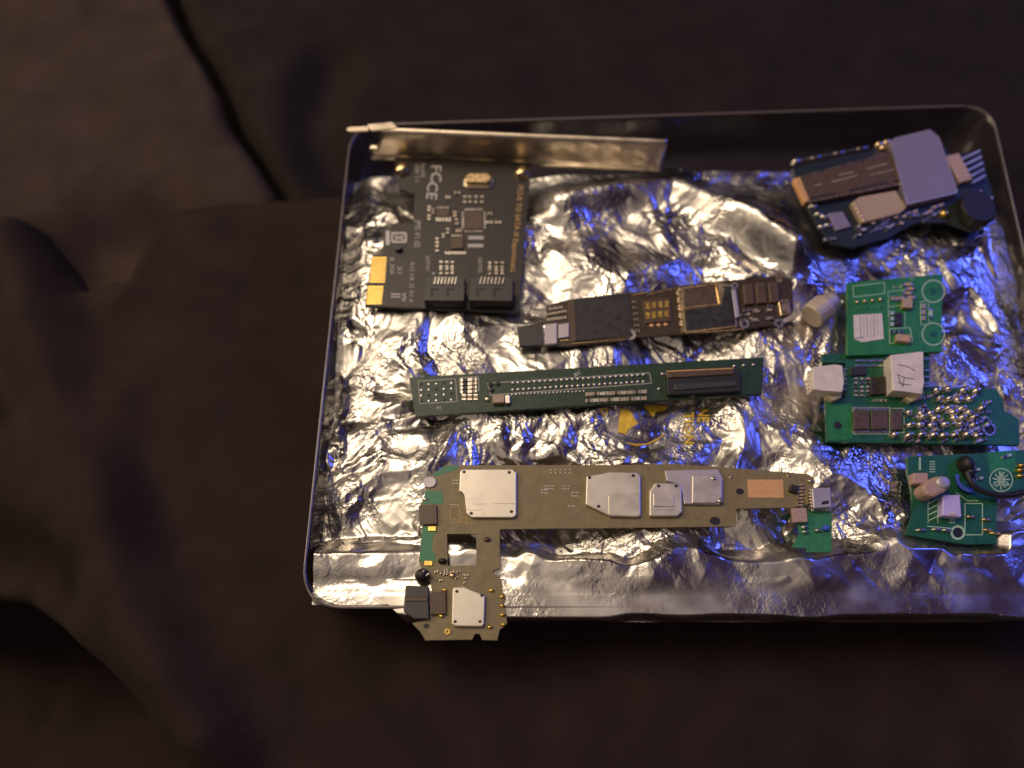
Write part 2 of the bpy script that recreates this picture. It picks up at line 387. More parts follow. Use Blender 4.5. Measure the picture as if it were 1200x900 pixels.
# ------------------------------------------------------------------ 2 small phone logic board
ZB = (600, 300, 3.53)
out = [(140, 268), (142, 205), (230, 180), (480, 150), (560, 150), (680, 125), (850, 105), (930, 98), (1110, 88), (1160, 100), (1165, 230), (1110, 284), (940, 300), (715, 322), (520, 336), (460, 352), (235, 372), (140, 372)]
T = Thing('phone_logic_board', 'narrow dark phone logic board with two big black chips, above the dark green strip', 'circuit board', out, 1.0, ZB)
T.prism('board', out, 1.0, 'dark_pcb', base=-1.0, bev=.1); press(T, out, 1.0)
T.prism('chip_frame', [(232, 180), (480, 150), (492, 336), (240, 356)], .9, 'chip_brown', bev=.1)
T.prism('chip', [(256, 178), (476, 152), (490, 328), (262, 352)], 1.15, 'chip', bev=.12)
T.prism('ribbon_plug', [(20, 292), (128, 275), (132, 370), (30, 374)], 1.2, 'plastic', bev=.3)
for x0, x1 in ((136, 186), (192, 236)):
    T.prism('metal_connector', [(x0, 282), (x1, 276), (x1, 334 if x0 > 150 else 362), (x0, 340 if x0 > 150 else 366)], 1.3, 'can_dull', bev=.2)
for i in range(5):
    smd(T, 150+i*17, 262-i*2, 12, 10, -.1); smd(T, 150+i*17, 240-i*3, 13, 8, -.1)
for i in range(3): smd(T, 160+i*20, 218-i*3, 14, 9, -.1)
T.many('board_rim', [line(244, 362, 470, 343, 3), line(200, 350, 234, 346, 5), line(234, 182, 242, 356, 4), line(715, 318, 960, 300, 4), line(500, 160, 560, 150, 4), line(560, 160, 680, 132, 3)], .35, 'brass')
for x, y, r in ((490, 325, 22), (962, 280, 20), (1105, 278, 20), (922, 122, 14)):
    g = T.ring('screw_ring', x, y, r*.45, r, .35, 'tin')
    T.dome('screw_hole', x, y, r*.42, r*.42, .2, 'plastic_dk', flat=True)
sk = T.prism('battery_connector', [(540, 184), (652, 172), (660, 268), (552, 278)], .6, 'chip_brown', bev=.1)
for j in range(2):
    for i in range(4):
        x = 556+i*26-j*0; y = 192+j*40-i*2.5
        T.prism('gold_contact', rect(x+6, y+14, 15, 26, -.08), .35, 'gold', base=.6, parent=sk)
for i in range(3): T.dome('test_pad', 578+i*29, 286-i*2, 9, 7, .15, 'copper')
q2 = [(690, 130), (855, 108), (880, 116), (912, 120), (930, 290), (712, 316)]
T.prism('chip_can', q2, .8, 'brass', bev=.12)
T.prism('chip', [(712, 222), (866, 206), (880, 124), (908, 124), (926, 284), (720, 308)], 1.1, 'chip', bev=.1)
T.prism('chip', [(708, 136), (842, 116), (850, 196), (712, 210)], 1.05, 'chip_brown', bev=.1)
T.many('can_lip', [line(706, 214, 862, 198, 5), line(862, 198, 846, 112, 7), line(690, 140, 710, 312, 7), line(718, 314, 930, 290, 4)], 1.3, 'brass')
for i in range(5): smd(T, 686+i*3, 150+i*32, 12, 16, .1)
T.prism('metal_strip', [(908, 140), (926, 136), (942, 250), (924, 256)], 1.2, 'can_dull', bev=.2)
for i in range(3):
    x = 955+i*52
    T.prism('brown_connector', [(x, 118-i*4), (x+40, 114-i*4), (x+48, 196-i*4), (x+8, 200-i*4)], 1.3, 'chip_brown', bev=.3)
T.prism('gold_tab', [(1082, 78), (1096, 70), (1100, 58), (1112, 60), (1114, 68), (1130, 66), (1134, 80), (1120, 86), (1116, 108), (1098, 108), (1094, 92)], .3, 'brass')
T.prism('gold_tab', [(1100, 182), (1146, 176), (1156, 240), (1112, 246)], .9, 'brass', bev=.2)
for _ in range(14):
    smd(T, random.uniform(945, 1090), random.uniform(206, 268), random.uniform(12, 26), 10, -.1, random.choice(['tan', 'chip_brown', 'chip']))
for i in range(6): smd(T, 505+i*3, 190+i*24, 14, 9, .05, 'chip_brown')
T.prism('flex_tail', [(1120, 262), (1168, 236), (1190, 232), (1176, 256), (1130, 276)], .5, 'can_dull', bev=.1)

# ------------------------------------------------------------------ 3 dark green strip
ZC = (460, 400, 2.609)
out = [(50, 110), (1135, 48), (1130, 160), (70, 230)]
T = Thing('riser_board', 'long dark green circuit strip with rows of silver pins and a black socket', 'circuit board', out, 2.2, ZC)
T.prism('board', out, 1.6, 'riser_pcb', base=-1.6, bev=.1); press(T, out, 1.6)
Q = Quad(*out)
n = 0
for i in range(25):
    for j in range(2):
        x = 368+i*16.6; y = 128+j*21-i*1.05
        T.dome('solder_joint', x, y, 6, 5.2, .7, 'tin')
for i in range(20): T.dome('solder_joint', 366+i*11.5, 163-i*.55, 3.6, 3.6, .4, 'tin')
for j in range(4):
    for i in range(5):
        T.dome('test_pad', 88+i*23, 132+j*17-i*1.2, 4, 4, .18, 'tin' if (i+j) % 3 else 'plastic_dk')
T.many('printed_frame', frame_lines([(78, 122), (192, 114), (198, 184), (84, 190)], 2)+frame_lines([(205, 112), (262, 108), (264, 150), (207, 154)], 2.5)+frame_lines([(290, 128), (785, 96), (792, 128), (300, 164)], 2), .05, 'silk_dim')
for i in range(4): smd(T, 222, 118+i*12, 26, 8, -.05, 'chip'); smd(T, 247, 116+i*12, 18, 8, -.05, 'tan')
for i in range(3): smd(T, 218+i*18, 170, 12, 16, 0, 'tan')
for x, y in ((300, 132), (322, 131), (303, 150)): T.dome('solder_joint', x, y, 9, 7, .7, 'chip')
T.prism('capacitor', rect(324, 174, 36, 26, -.05), 2.2, 'tan', bev=.3)
T.prism('capacitor', rect(352, 176, 14, 26, -.05), 1.8, 'tin', bev=.2)
T.dome('capacitor', 290, 178, 10, 8, 1, 'tin')
for j in range(2):
    for i in range(9): smd(T, 600+i*21, 161+j*20-i*.9, 17, 10, -.05, ['tan', 'chip_brown', 'tin'][(i+j) % 3], .6)
T.text('printed_lettering', 'H', 135, 204, 18, 0, 'silk_dim')
T.text('printed_lettering', 'IEC', 556, 106, 16, -.6, 'silk')
s1 = T.prism('slot_socket', [(836, 100), (1062, 84), (1066, 152), (842, 164)], 2.0, 'plastic_dk', bev=.3)
T.prism('socket_latch', [(838, 94), (1044, 82), (1046, 100), (842, 112)], 2.6, 'chip_brown', bev=.3, parent=s1)
T.prism('socket_bar', [(860, 130), (1050, 118), (1052, 136), (862, 150)], 2.5, 'plastic', bev=.3, parent=s1)
T.many('latch_edge', [line(838, 92, 1042, 82, 3)], 2.75, 'copper', parent=s1)
for x, y in ((1046, 76), (1074, 74), (1104, 72), (815, 146), (826, 100)): T.dome('solder_joint', x, y, 7, 5, .6, 'tin')
T.many('printed_arrow', [[(900, 156), (935, 154), (918, 172)]], .05, 'silk')

# ------------------------------------------------------------------ 4 brown phone main board
ZD = (470, 530, 3.9115)
def E(x, y):  # zoom E (720,520,4.286) -> zoom D units
    return ((720+x/4.286-470)*3.9115, (520+y/4.286-530)*3.9115)
out = [(200, 60), (1017, 58), E(300, 101), E(560, 118), E(800, 138), E(970, 152), E(1000, 170), E(1000, 300), E(890, 320), E(612, 326), E(610, 400), E(600, 415), (452, 352), (452, 530), (424, 540), (420, 556), (452, 566),
       (462, 600), (462, 640), (474, 646), (474, 680), (462, 690), (478, 720), (486, 790), (452, 812), (440, 862), (372, 860), (360, 832), (338, 832), (326, 858), (112, 862), (86, 820), (50, 784), (128, 764), (140, 640), (130, 560), (95, 535), (82, 500),
       (96, 345), (100, 330), (88, 240), (120, 180), (108, 150), (140, 104)]
win = [(210, 374), (345, 374), (345, 520), (214, 520)]
T = Thing('phone_main_board', 'brown T-shaped phone main board with silver shield cans, overhanging the front edge of the tray', 'circuit board', out, 3.7, ZD)
def board_with_hole(T, out, hole, th, m):
    me_bm = bmesh.new()
    o = [G(*T.px(p), T.z)-T.off for p in out]; h = [G(*T.px(p), T.z)-T.off for p in hole]
    vo = [me_bm.verts.new(c) for c in o]; vh = [me_bm.verts.new(c) for c in h]
    eds = [me_bm.edges.new((vo[i], vo[(i+1) % len(vo)])) for i in range(len(vo))]+[me_bm.edges.new((vh[i], vh[(i+1) % len(vh)])) for i in range(len(vh))]
    bmesh.ops.triangle_fill(me_bm, use_beauty=True, use_dissolve=False, edges=eds)
    for f in me_bm.faces:
        f.normal_update()
        if f.normal.z < 0: f.normal_flip()
    r = bmesh.ops.extrude_face_region(me_bm, geom=list(me_bm.faces))
    bmesh.ops.translate(me_bm, verts=[g for g in r['geom'] if isinstance(g, bmesh.types.BMVert)], vec=(0, 0, -th*MM))
    bmesh.ops.recalc_face_normals(me_bm, faces=me_bm.faces)
    return link('board', finish(me_bm, 'board'), M[m], T.root)
board_with_hole(T, out, win, 1.0, 'brown_pcb'); press(T, out, 1.0)
# green bare areas
T.prism('green_area', [(140, 104), (200, 62), (270, 62), (250, 80), (190, 100), (160, 110)], .05, 'flex')
T.prism('green_area', [(112, 176), (190, 176), (196, 236), (96, 238)], .05, 'flex')
T.prism('green_area', [(98, 340), (165, 340), (165, 372), (150, 372), (140, 440), (160, 480), (150, 505), (84, 500)], .05, 'flex')
def can(pts, h=1.3, m='can', bev=.35, base=0.0):
    return T.prism('shield_can', pts, h, m, bev=bev, base=base)
c1 = can([(278, 76), (512, 76), (530, 92), (530, 288), (516, 300), (322, 300), (300, 282), (296, 196), (286, 182), (266, 180), (270, 88)])
T.many('can_ridge', [line(300, 262, 372, 262, 4), line(372, 262, 380, 272, 4), line(380, 272, 372, 290, 4), line(330, 236, 400, 234, 3), line(420, 234, 528, 232, 3)], .15, 'can', base=1.3, parent=c1)
def holes(pts, z, par):
    for x, y in pts: T.dome('can_hole', x, y, 8, 7, .08, 'plastic_dk', base=z, parent=par, flat=True)
holes([(289, 90), (496, 92), (506, 272), (322, 280)], 1.28, c1)
P2 = [(850, 108), (926, 104), (956, 88), E(115, 142), E(132, 160), E(134, 362), E(120, 368), (960, 294), (846, 240)]
c2 = can(P2)
c2b = T.prism('can_step', [(950, 196), E(128, 250), E(130, 358), E(118, 364), (962, 290), (952, 284)], .25, 'can', base=1.3, bev=.15, parent=c2)
holes([(864, 116), E(95, 160), E(112, 344), (906, 248)], 1.3, c2)
c3 = can([E(252, 132), E(520, 126), E(546, 170), E(546, 284), E(530, 306), E(350, 304), E(344, 250), E(330, 200), E(262, 188)], 1.1, 'can_dull')
T.prism('can_step', [E(392, 158), E(510, 154), E(540, 190), E(540, 270), E(510, 298), E(390, 298)], .45, 'can', base=1.1, bev=.25, parent=c3)
T.dome('can_dimple', *E(498, 176), 14, 9, .5, 'tin', base=1.4, parent=c3); T.dome('can_dimple', *E(532, 288), 14, 9, .5, 'tin', base=1.4, parent=c3)
c4 = can([E(176, 238), E(205, 196), E(318, 196), E(338, 214), E(342, 342), E(318, 364), E(176, 364)], 1.5, 'can')
T.prism('can_step', [E(196, 250), E(300, 250), E(300, 315), E(196, 315)], .3, 'can', base=1.5, bev=.15, parent=c4)
T.many('can_ridge', [line(*E(180, 330), *E(305, 330), 3)], .15, 'can', base=1.5, parent=c4)
holes([E(222, 212), E(310, 212)], 1.5, c4)
c5 = can([(244, 618), (292, 616), (382, 654), (386, 664), (382, 790), (370, 800), (246, 798), (232, 788), (236, 628)])
holes([(256, 638), (370, 656), (362, 776), (248, 776)], 1.28, c5)
T.prism('copper_pad', [E(668, 180), E(848, 180), E(850, 272), E(672, 270)], .12, 'copper')
T.prism('dark_chip', [(80, 244), (162, 240), (166, 328), (84, 332)], 1.1, 'chip_brown', bev=.15)
T.prism('dark_chip', [(132, 642), (204, 636), (206, 740), (134, 744)], 1.3, 'chip_brown', bev=.15)
T.prism('ribbon_plug', [(20, 610), (126, 614), (128, 764), (60, 764), (10, 730)], 1.6, 'plastic', bev=.3, z0=T.z-1)
T.prism('ribbon_plug', [(20, 664), (124, 664), (124, 684), (20, 684)], 1.9, 'chip_brown', bev=.3)
T.dome('rubber_boot', 98, 566, 36, 34, 3.2, 'rubber'); T.dome('rubber_boot', 190, 500, 22, 14, 1.6, 'rubber')
T.dome('antenna_pad', 132, 138, 30, 26, .6, 'can_dull', flat=True)
for x, y in ((142, 350), (126, 508)): T.prism('gold_contact', rect(x, y, 36, 22), .5, 'gold', bev=.1)
T.dome('solder_spot', 110, 216, 18, 6, .5, 'tin')
for x, y in ((100, 548), (124, 560)): T.dome('solder_spot', x, y, 16, 5, .6, 'tin', base=2.4, ang=.7)
for gx, gy, nx, ny, dx, dy in ((686, 80, 5, 2, 22, 14), (646, 172, 3, 2, 12, 14), (662, 154, 4, 2, 12, 13), (742, 154, 3, 2, 13, 13), (784, 184, 3, 2, 12, 16), (768, 246, 3, 1, 12, 10), (236, 128, 3, 2, 10, 14), (226, 240, 4, 1, 12, 10)):
    T.many('pad_group', [rect(gx+i*dx, gy+j*dy, 7, 5) for i in range(nx) for j in range(ny)], .1, 'silk')
T.many('pad_group', frame_lines(bb(226, 250, 268, 322), 2)+frame_lines(bb(276, 300, 300, 322), 2)+[line(228, 300, 310, 330, 2)], .05, 'silk_gold')
for x, y in ((236, 566), (394, 400)):
    T.dome('button_contact', x, y, 18, 12, 1.0, 'brass' if y > 500 else 'chip_brown')
for _ in range(12): smd(T, random.uniform(150, 340), random.uniform(536, 600), random.uniform(9, 20), 7, random.uniform(-.5, .5), random.choice(['tan', 'chip', 'chip_brown']), .5)
for x, y in ((464, 662), (464, 704), (466, 746), (470, 790), (414, 634), (408, 802), (186, 752), (180, 746), (200, 632)): T.dome('solder_spot', x, y, 15, 8, .8, 'gold')
g = T.ring('screw_ring', 212, 822, 6, 13, .4, 'gold')
T.dome('screw_hole', 116, 796, 14, 11, .1, 'plastic_dk', flat=True)
for p, r in ((E(505, 388), 24), (E(630, 240), 18)): T.dome('screw_hole', *p, r, r*.8, .12, 'plastic_dk', flat=True)
T.dome('solder_spot', *E(584, 170), 10, 5, .4, 'tin'); T.dome('solder_spot', *E(876, 162), 12, 5, .4, 'brass')
T.prism('rubber_block', rect(*E(905, 225), 40, 34, .3), 1.4, 'rubber', bev=.3)
for k in range(7): smd(T, *E(934+6*(k % 2), 206+17*k), 26, 7, -.1, 'tan', .7)
fl = T.prism('flex_tail', [E(900, 320), E(975, 340), E(1092, 340), E(1092, 400), E(1090, 545), E(965, 545), E(965, 525), E(890, 520), E(930, 450)], .4, 'flex', base=-.7, bev=.05)
press(T, [E(900, 320), E(1092, 340), E(1092, 545), E(890, 520)], 1.1)
T.prism('pink_block', [E(890, 322), E(966, 322), E(972, 392), E(900, 394)], 1.5, 'pink', bev=.2)
us = T.prism('charging_port', [E(990, 222), E(1086, 218), E(1092, 318), E(1000, 326)], 2.6, 'can_dull', bev=.35)
T.many('port_pins', [rect(*E(984, 232+i*16), 14, 5) for i in range(6)], 1.2, 'tin', parent=us)
T.prism('port_slot', [E(1040, 292), E(1076, 284), E(1078, 300), E(1044, 306)], .1, 'rubber', base=2.6, parent=us)
for x, y in ((985, 190), (1050, 194), (1000, 336), (1070, 334), (954, 420), (958, 444), (1020, 436)): T.dome('solder_spot', *E(x, y), 18, 8, 1.0, 'tin')
T.dome('blue_drop', *E(1060, 425), 16, 14, 1.5, 'blue_pl')

# ------------------------------------------------------------------ 5 card reader board, top right
ZF = (900, 130, 4.0)
out = [(112, 268), (480, 186), (560, 138), (780, 90), (850, 200), (1000, 196), (1050, 380), (1060, 520), (960, 560), (840, 520), (700, 520), (560, 590), (400, 640), (300, 620), (236, 545), (180, 440)]
T = Thing('card_reader_board', 'dark card reader board with flat violet metal cover, in the far right tray corner', 'circuit board', out, 3.0, ZF)
T.prism('board', out, 1.4, 'blue_pcb', base=-1.4, bev=.1); press(T, out, 1.4)
T.prism('card_slot', [(120, 318), (490, 222), (500, 196), (575, 190), (626, 345), (190, 430)], 2.2, 'chip_brown', bev=.25)
T.prism('slot_end', [(118, 316), (150, 308), (196, 418), (172, 428)], 2.5, 'copper', bev=.2)
T.many('slot_marks', [line(330, 300, 400, 286, 4), line(300, 332, 420, 302, 4), line(470, 270, 560, 245, 4), line(480, 300, 590, 275, 3), line(220, 350, 250, 343, 4)], .15, 'tan', base=2.2)
T.many('slot_gap', [line(200, 410, 320, 384, 8), line(380, 374, 560, 334, 7), line(590, 330, 620, 326, 8)], .12, 'plastic_dk', base=2.2)
T.prism('metal_cover', [(572, 140), (600, 122), (760, 84), (800, 118), (890, 385), (652, 440)], 3.2, 'lilac', bev=.35)
T.prism('tan_chip', [(390, 430), (430, 402), (600, 372), (650, 452), (620, 478), (440, 524)], 2.0, 'tan', bev=.3)
for i in range(5): T.dome('gold_contact', 405+i*11, 440+i*19, 12, 8, .9, 'brass', base=1.3)
for i in range(3): T.prism('silver_pin', line(480+i*26, 566+i*0-i*18, 560+i*6, 540-i*18, 7), .6, 'tin')
T.prism('side_connector', [(826, 212), (896, 196), (962, 318), (902, 334)], 2.6, 'pink', bev=.3)
for i in range(5): T.prism('silver_pin', line(908+i*13, 226+i*27, 996+i*6, 184+i*29, 10), 1.0, 'can', base=2.0)
for x, y, a in ((130, 240, .4), (520, 160, .5), (555, 150, .5), (540, 175, .3)): T.dome('solder_lump', x, y, 26, 14, 1.6, 'brass' if x > 300 else 'tin', ang=a)
for i in range(9): smd(T, 170+i*36, 226-i*7, 26, 9, -.2, ['chip', 'tan', 'blue_pl'][i % 3], .7)
for x, y in ((210, 450), (236, 488), (262, 500), (250, 548), (280, 540)): T.dome('solder_lump', x, y, 22, 10, 1.3, 'tin', ang=-.2)
T.prism('violet_pad', [(280, 480), (350, 470), (390, 540), (320, 560)], .9, 'lilac', bev=.2)
for x, y in ((690, 470), (640, 492), (780, 450), (810, 440), (760, 470), (990, 380), (1010, 400), (1040, 410)): smd(T, x, y, 30, 12, -.3, 'tan', .8)
for _ in range(22):
    x = random.uniform(260, 820); smd(T, x, 545-(x-400)*.18+random.uniform(-22, 40), random.uniform(14, 38), random.uniform(8, 14), random.uniform(-.4, 0), random.choice(['tan', 'can_dull', 'chip', 'tin']), .9)
T.many('cover_edge', [line(655, 436, 888, 382, 5), line(575, 142, 655, 436, 4), line(800, 120, 888, 380, 4)], .1, 'can', base=3.2)
T.many('slot_edge', [line(128, 316, 575, 194, 6), line(192, 426, 624, 342, 6)], .2, 'brass', base=2.2)
T.dome('gold_contact', 822, 486, 24, 18, 2.0, 'gold', ang=.4)
T.dome('buzzer', 955, 480, 80, 76, 5, 'rubber', flat=True)
T.many('edge_wire', [line(1000, 548, 1070, 515, 8), line(980, 590, 1040, 568, 5)], 1.2, 'tin')

# ------------------------------------------------------------------ 6 small green board with two rings
ZG = (930, 310, 4.093)
def G2(x, y):  # zoom (980,320,8.571) -> zoom G
    return ((980+x/8.571-930)*4.093, (320+y/8.571-310)*4.093)
out = [G2(108, 95), G2(1068, 10), G2(1060, 790), G2(110, 830)]
T = Thing('sensor_board', 'small bright green circuit board with two printed rings and a square white label', 'circuit board', out, 3.2, ZG)
T.prism('board', out, 1.4, 'green_pcb', base=-1.4, bev=.1); press(T, out, 1.4)
for c in ((975, 182), (975, 612)):
    x, y = G2(*c); T.ring('printed_ring', x, y, 50, 56, .05, 'silk_green'); T.dome('mounting_hole', x, y, 17, 16, .08, 'teal_pcb', flat=True)
T.many('printed_frame', frame_lines([G2(165, 130), G2(485, 95), G2(485, 205), G2(175, 240)], 3.5)+frame_lines([G2(520, 185), G2(680, 168), G2(684, 320), G2(526, 340)], 3)
       + frame_lines([G2(846, 286), G2(925, 280), G2(930, 516), G2(850, 520)], 3)+frame_lines([G2(535, 560), G2(740, 548), G2(770, 690), G2(536, 706)], 3.5)+[line(*G2(690, 390), *G2(690, 540), 3), line(*G2(520, 345), *G2(536, 560), 3)], .05, 'silk_green')
for i in range(4):
    x, y = G2(205+i*78, 296-i*8); T.dome('solder_joint', x, y, 10, 9, 1.0, 'brass')
    x, y = G2(215+i*75, 362-i*6); T.dome('solder_joint', x, y, 8, 7, .5, 'flex')
lab = T.prism('label', [G2(172, 422), G2(460, 404), G2(478, 660), G2(260, 694), G2(182, 660)], .12, 'label')
T.many('label_print', [line(*G2(240+i*34, 430-i*2), *G2(246+i*34, 660-i*6), 3 if i % 2 else 5) for i in range(6)]+[line(*G2(190, 650), *G2(280, 648), 6)], .04, 'label_ink', base=.12, parent=lab)
for i in range(5): smd(T, *G2(720+(i % 2)*24, 110+i*44), 46, 14, 0, 'tan', .8)
T.prism('capacitor', rect(*G2(722, 300), 46, 44, .05), 1.8, 'tan', bev=.3)
T.prism('capacitor', rect(*G2(680, 650), 70, 36, .1), 1.8, 'tan', bev=.3); T.prism('capacitor_mark', rect(*G2(690, 658), 26, 16, .1), .1, 'copper', base=1.8)
for i in range(3): smd(T, *G2(560+i*50, 590), 16, 14, 0, 'chip'); smd(T, *G2(570+i*44, 250), 16, 22, 0, 'tan'); smd(T, *G2(560, 400+i*56), 24, 16, 0, 'silk_green')
for x, y in ((880, 330), (880, 390), (880, 450)): smd(T, *G2(x, y), 20, 20, 0, 'tan')
smd(T, *G2(950, 400), 18, 40, 0, 'silk_green')
T.prism('chip', [G2(596, 400), G2(664, 396), G2(666, 520), G2(600, 524)], .9, 'chip', bev=.1)
T.text('printed_lettering', 'P1 45', *G2(565, 140), 20, -.05, 'silk_green')
T.text('printed_lettering', 'C3', *G2(740, 60), 18, -.05, 'silk_green')

# ------------------------------------------------------------------ 7 densely soldered green board
def G3(x, y): return ((1030+x/6.924-930)*4.093, (400+y/6.924-310)*4.093)
out = [(135, 428), (470, 424), (650, 420), (650, 585), (740, 590), (970, 596), (1000, 640), (1010, 700), (1080, 740), (1085, 866), (160, 850), (152, 640), (250, 640), (250, 470), (140, 470)]
T = Thing('control_board', 'green board crowded with silver solder joints, carrying two white plugs', 'circuit board', out, 1.6, ZG)
T.prism('board', out, 1.5, 'teal_pcb', base=-1.5, bev=.1); press(T, out, 1.5)
T.prism('green_area', [(160, 664), (280, 668), (282, 838), (166, 842)], .05, 'green_pcb')
T.dome('mounting_hole', 212, 772, 20, 19, .12, 'plastic_dk', flat=True)
def plug(pts, h, foot):
    p = T.prism('white_plug', pts, h, 'white_pl', bev=.4)
    T.prism('plug_foot', foot, h*.5, 'ivory', bev=.3, parent=p)
    return p
p1 = plug([(90, 490), (200, 484), (208, 478), (236, 484), (244, 566), (236, 612), (150, 606), (92, 598)], 5.5, [(160, 600), (236, 596), (232, 636), (190, 652), (162, 634)])
for i in range(5): T.prism('plug_pin', rect(78, 512+i*20, 22, 6), .5, 'tin', base=2, parent=p1)
for i in range(5): T.prism('plug_pin', rect(246, 500+i*24, 18, 7), .5, 'tin', base=1, parent=p1)
p2 = plug([G3(92, 108), G3(330, 84), G3(366, 80), G3(350, 200), G3(372, 330), G3(352, 430), G3(280, 408), G3(112, 400)], 5.5, [G3(226, 408), G3(375, 400), G3(350, 450), G3(262, 490), G3(222, 460)])
for i in range(6): T.prism('plug_pin', rect(*G3(78, 130+i*56), 20, 6), .5, 'tin', base=1, parent=p2)
for y in (140, 235, 285, 340, 362): T.prism('plug_pin', rect(*G3(398, y), 34, 6), .6, 'tin', base=1, parent=p2)
# handwriting on the plug tape
def stroke(pts, w=6): return [line(*G3(*pts[i]), *G3(*pts[i+1]), w*.55) for i in range(len(pts)-1)]
T.many('handwriting', stroke([(150, 190), (200, 196), (250, 212), (292, 238)])+stroke([(150, 268), (190, 288), (240, 300), (288, 308)])+stroke([(152, 268), (170, 320), (190, 362)])+stroke([(205, 296), (200, 340), (196, 372)])+stroke([(150, 330), (200, 348), (262, 356)]), .06, 'ink', base=5.5, parent=p2)
for i in range(6):
    T.prism('silver_lead', rect(308+i*27, 460, 22, 8), .5, 'tin'); T.prism('silver_lead', rect(308+i*27, 484, 22, 8), .5, 'tin')
T.prism('chip', [(368, 540), (450, 536), (456, 620), (372, 624)], 1.2, 'chip', bev=.15)
T.prism('chip', [(272, 492), (350, 490), (352, 530), (274, 532)], .8, 'chip', bev=.15)
for j in range(5):
    for i in range(3): smd(T, 300+i*28, 546+j*20, 16, 10, 0, random.choice(['silk_dim', 'chip', 'tan']), .6)
for i in range(3): smd(T, 390+i*24, 652, 16, 12, 0, 'tin')
for x0, x1 in ((288, 362), (372, 452)):
    k = T.prism('chip', [(x0, 702), (x1, 700), (x1+2, 788), (x0+2, 790)], 1.2, 'chip_brown', bev=.15)
    T.many('chip_pins', [rect(x0+8+i*11, 798, 6, 16) for i in range(7)]+[rect(x0+8+i*11, 692, 6, 14) for i in range(7)], .5, 'tin', parent=k)
T.many('printed_frame', frame_lines(bb(284, 686, 460, 812), 3)+frame_lines(bb(462, 690, 530, 806), 3), .05, 'silk_dim')
T.prism('chip', [(470, 700), (520, 698), (522, 790), (472, 792)], 1.1, 'chip_brown', bev=.15)
g = T.ring('mounting_ring', 940, 790, 22, 32, .4, 'tin'); T.dome('mounting_hole', 940, 790, 21, 20, .1, 'plastic_dk', flat=True)
rows = [(402, [450, 540, 680, 790]), (475, [470, 550, 640, 720]), (550, [480, 560, 660, 820]), (628, [340, 450, 600, 670, 760]), (684, [245, 330, 420, 520, 640, 760]), (768, [120, 230, 330, 420, 510, 600, 700, 800]), (585, [230, 320, 400, 590, 720])]
for y, xs in rows:
    for x in xs:
        a = random.uniform(.25, .5)
        T.dome('solder_joint', *G3(x+random.uniform(-8, 8), y+random.uniform(-5, 5)), random.uniform(22, 32), random.uniform(12, 18), random.uniform(1.8, 3.0), 'tin', ang=a)
for _ in range(95):
    x, y = G3(random.uniform(200, 900), random.uniform(430, 810) )
    smd(T, x, y, random.uniform(16, 34), random.uniform(9, 15), -.35, random.choice(['tan', 'chip_brown', 'chip', 'can_dull']), .9)
for _ in range(10):
    x, y = G3(random.uniform(420, 800), random.uniform(400, 500)); smd(T, x, y, random.uniform(14, 26), 9, -.3, random.choice(['tan', 'chip']), .8)

# ------------------------------------------------------------------ 8 small green board bottom right
ZH = (1040, 510, 6.0)
out = [(140, 150), (600, 130), (980, 100), (985, 380), (768, 410), (764, 762), (560, 768), (130, 700), (180, 560), (170, 380), (140, 250)]
T = Thing('round_logo_board', 'green board with a printed round emblem, violet block and black cable', 'circuit board', out, 1.6, ZH)
T.prism('board', out, 1.4, 'teal_pcb', base=-1.4, bev=.1); press(T, out, 1.4)
T.prism('green_area', [(700, 118), (900, 106), (900, 260), (720, 270)], .05, 'green_pcb')
T.ring('printed_emblem', 800, 315, 76, 84, .06, 'silk_green')
T.many('printed_emblem', [line(800+12*math.cos(a), 315+12*math.sin(a), 800+60*math.cos(a+.5), 315+60*math.sin(a+.5), 9) for a in [i*2*math.pi/11 for i in range(11)]]+[line(745, 350, 860, 350, 8), line(800, 260, 800, 384, 8)], .06, 'silk_green')
for x0, x1, y0, y1 in ((180, 290, 262, 340),): T.prism('pink_block', bb(x0, y0, x1, y1), 3, 'pink', bev=.5)
T.prism('capacitor_can', [(240, 370), (262, 330), (340, 284), (430, 286), (456, 330), (420, 392), (330, 436), (270, 420)], 6.0, 'pink', bev=1.0)
T.dome('capacitor_top', 392, 332, 50, 44, .6, 'can_dull', base=6)
T.prism('violet_block', [(388, 418), (512, 418), (524, 575), (386, 566)], 3.0, 'violet', bev=.4)
T.many('block_feet', [rect(445+i*12, 550, 6, 16) for i in range(4)], .3, 'silk', base=3.0)
T.ring('blue_arc', 590, 290, 86, 112, 1.5, 'blue_pl', a0=math.pi*.45, a1=math.pi*1.05)
T.dome('rubber_knob', 535, 215, 52, 62, 4.5, 'rubber')
T.dome('rubber_knob', 560, 270, 40, 40, 3.5, 'rubber')
T.ring('printed_ring', 495, 685, 36, 52, .25, 'silk_green'); T.dome('mounting_hole', 495, 685, 34, 33, .06, 'plastic_dk', flat=True)
T.many('printed_frame', frame_lines(bb(545, 480, 668, 700), 7)+[line(280, 640, 450, 655, 6), line(560, 462, 640, 460, 6), line(480, 400, 560, 460, 5), line(286, 440, 286, 620, 5), line(354, 440, 354, 620, 5)], .05, 'silk_green')
for i in range(4): T.prism('printed_stripe', line(292, 480+i*40, 350, 450+i*40, 8), .05, 'silk_green')
for i in range(5): T.prism('printed_stripe', rect(316, 185+i*18, 40, 7), .05, 'silk_green')
for i in range(4): T.prism('printed_stripe', rect(455, 560+i*18, 40, 7), .05, 'silk_green')
T.prism('printed_stripe', rect(228, 200, 14, 90), .05, 'silk_green')
for x, y in ((580, 576), (690, 596), (700, 668), (750, 690), (230, 668), (340, 665), (410, 670)): T.dome('solder_joint', x, y, 40, 12, 1.2, 'brass' if x > 500 else 'tin')
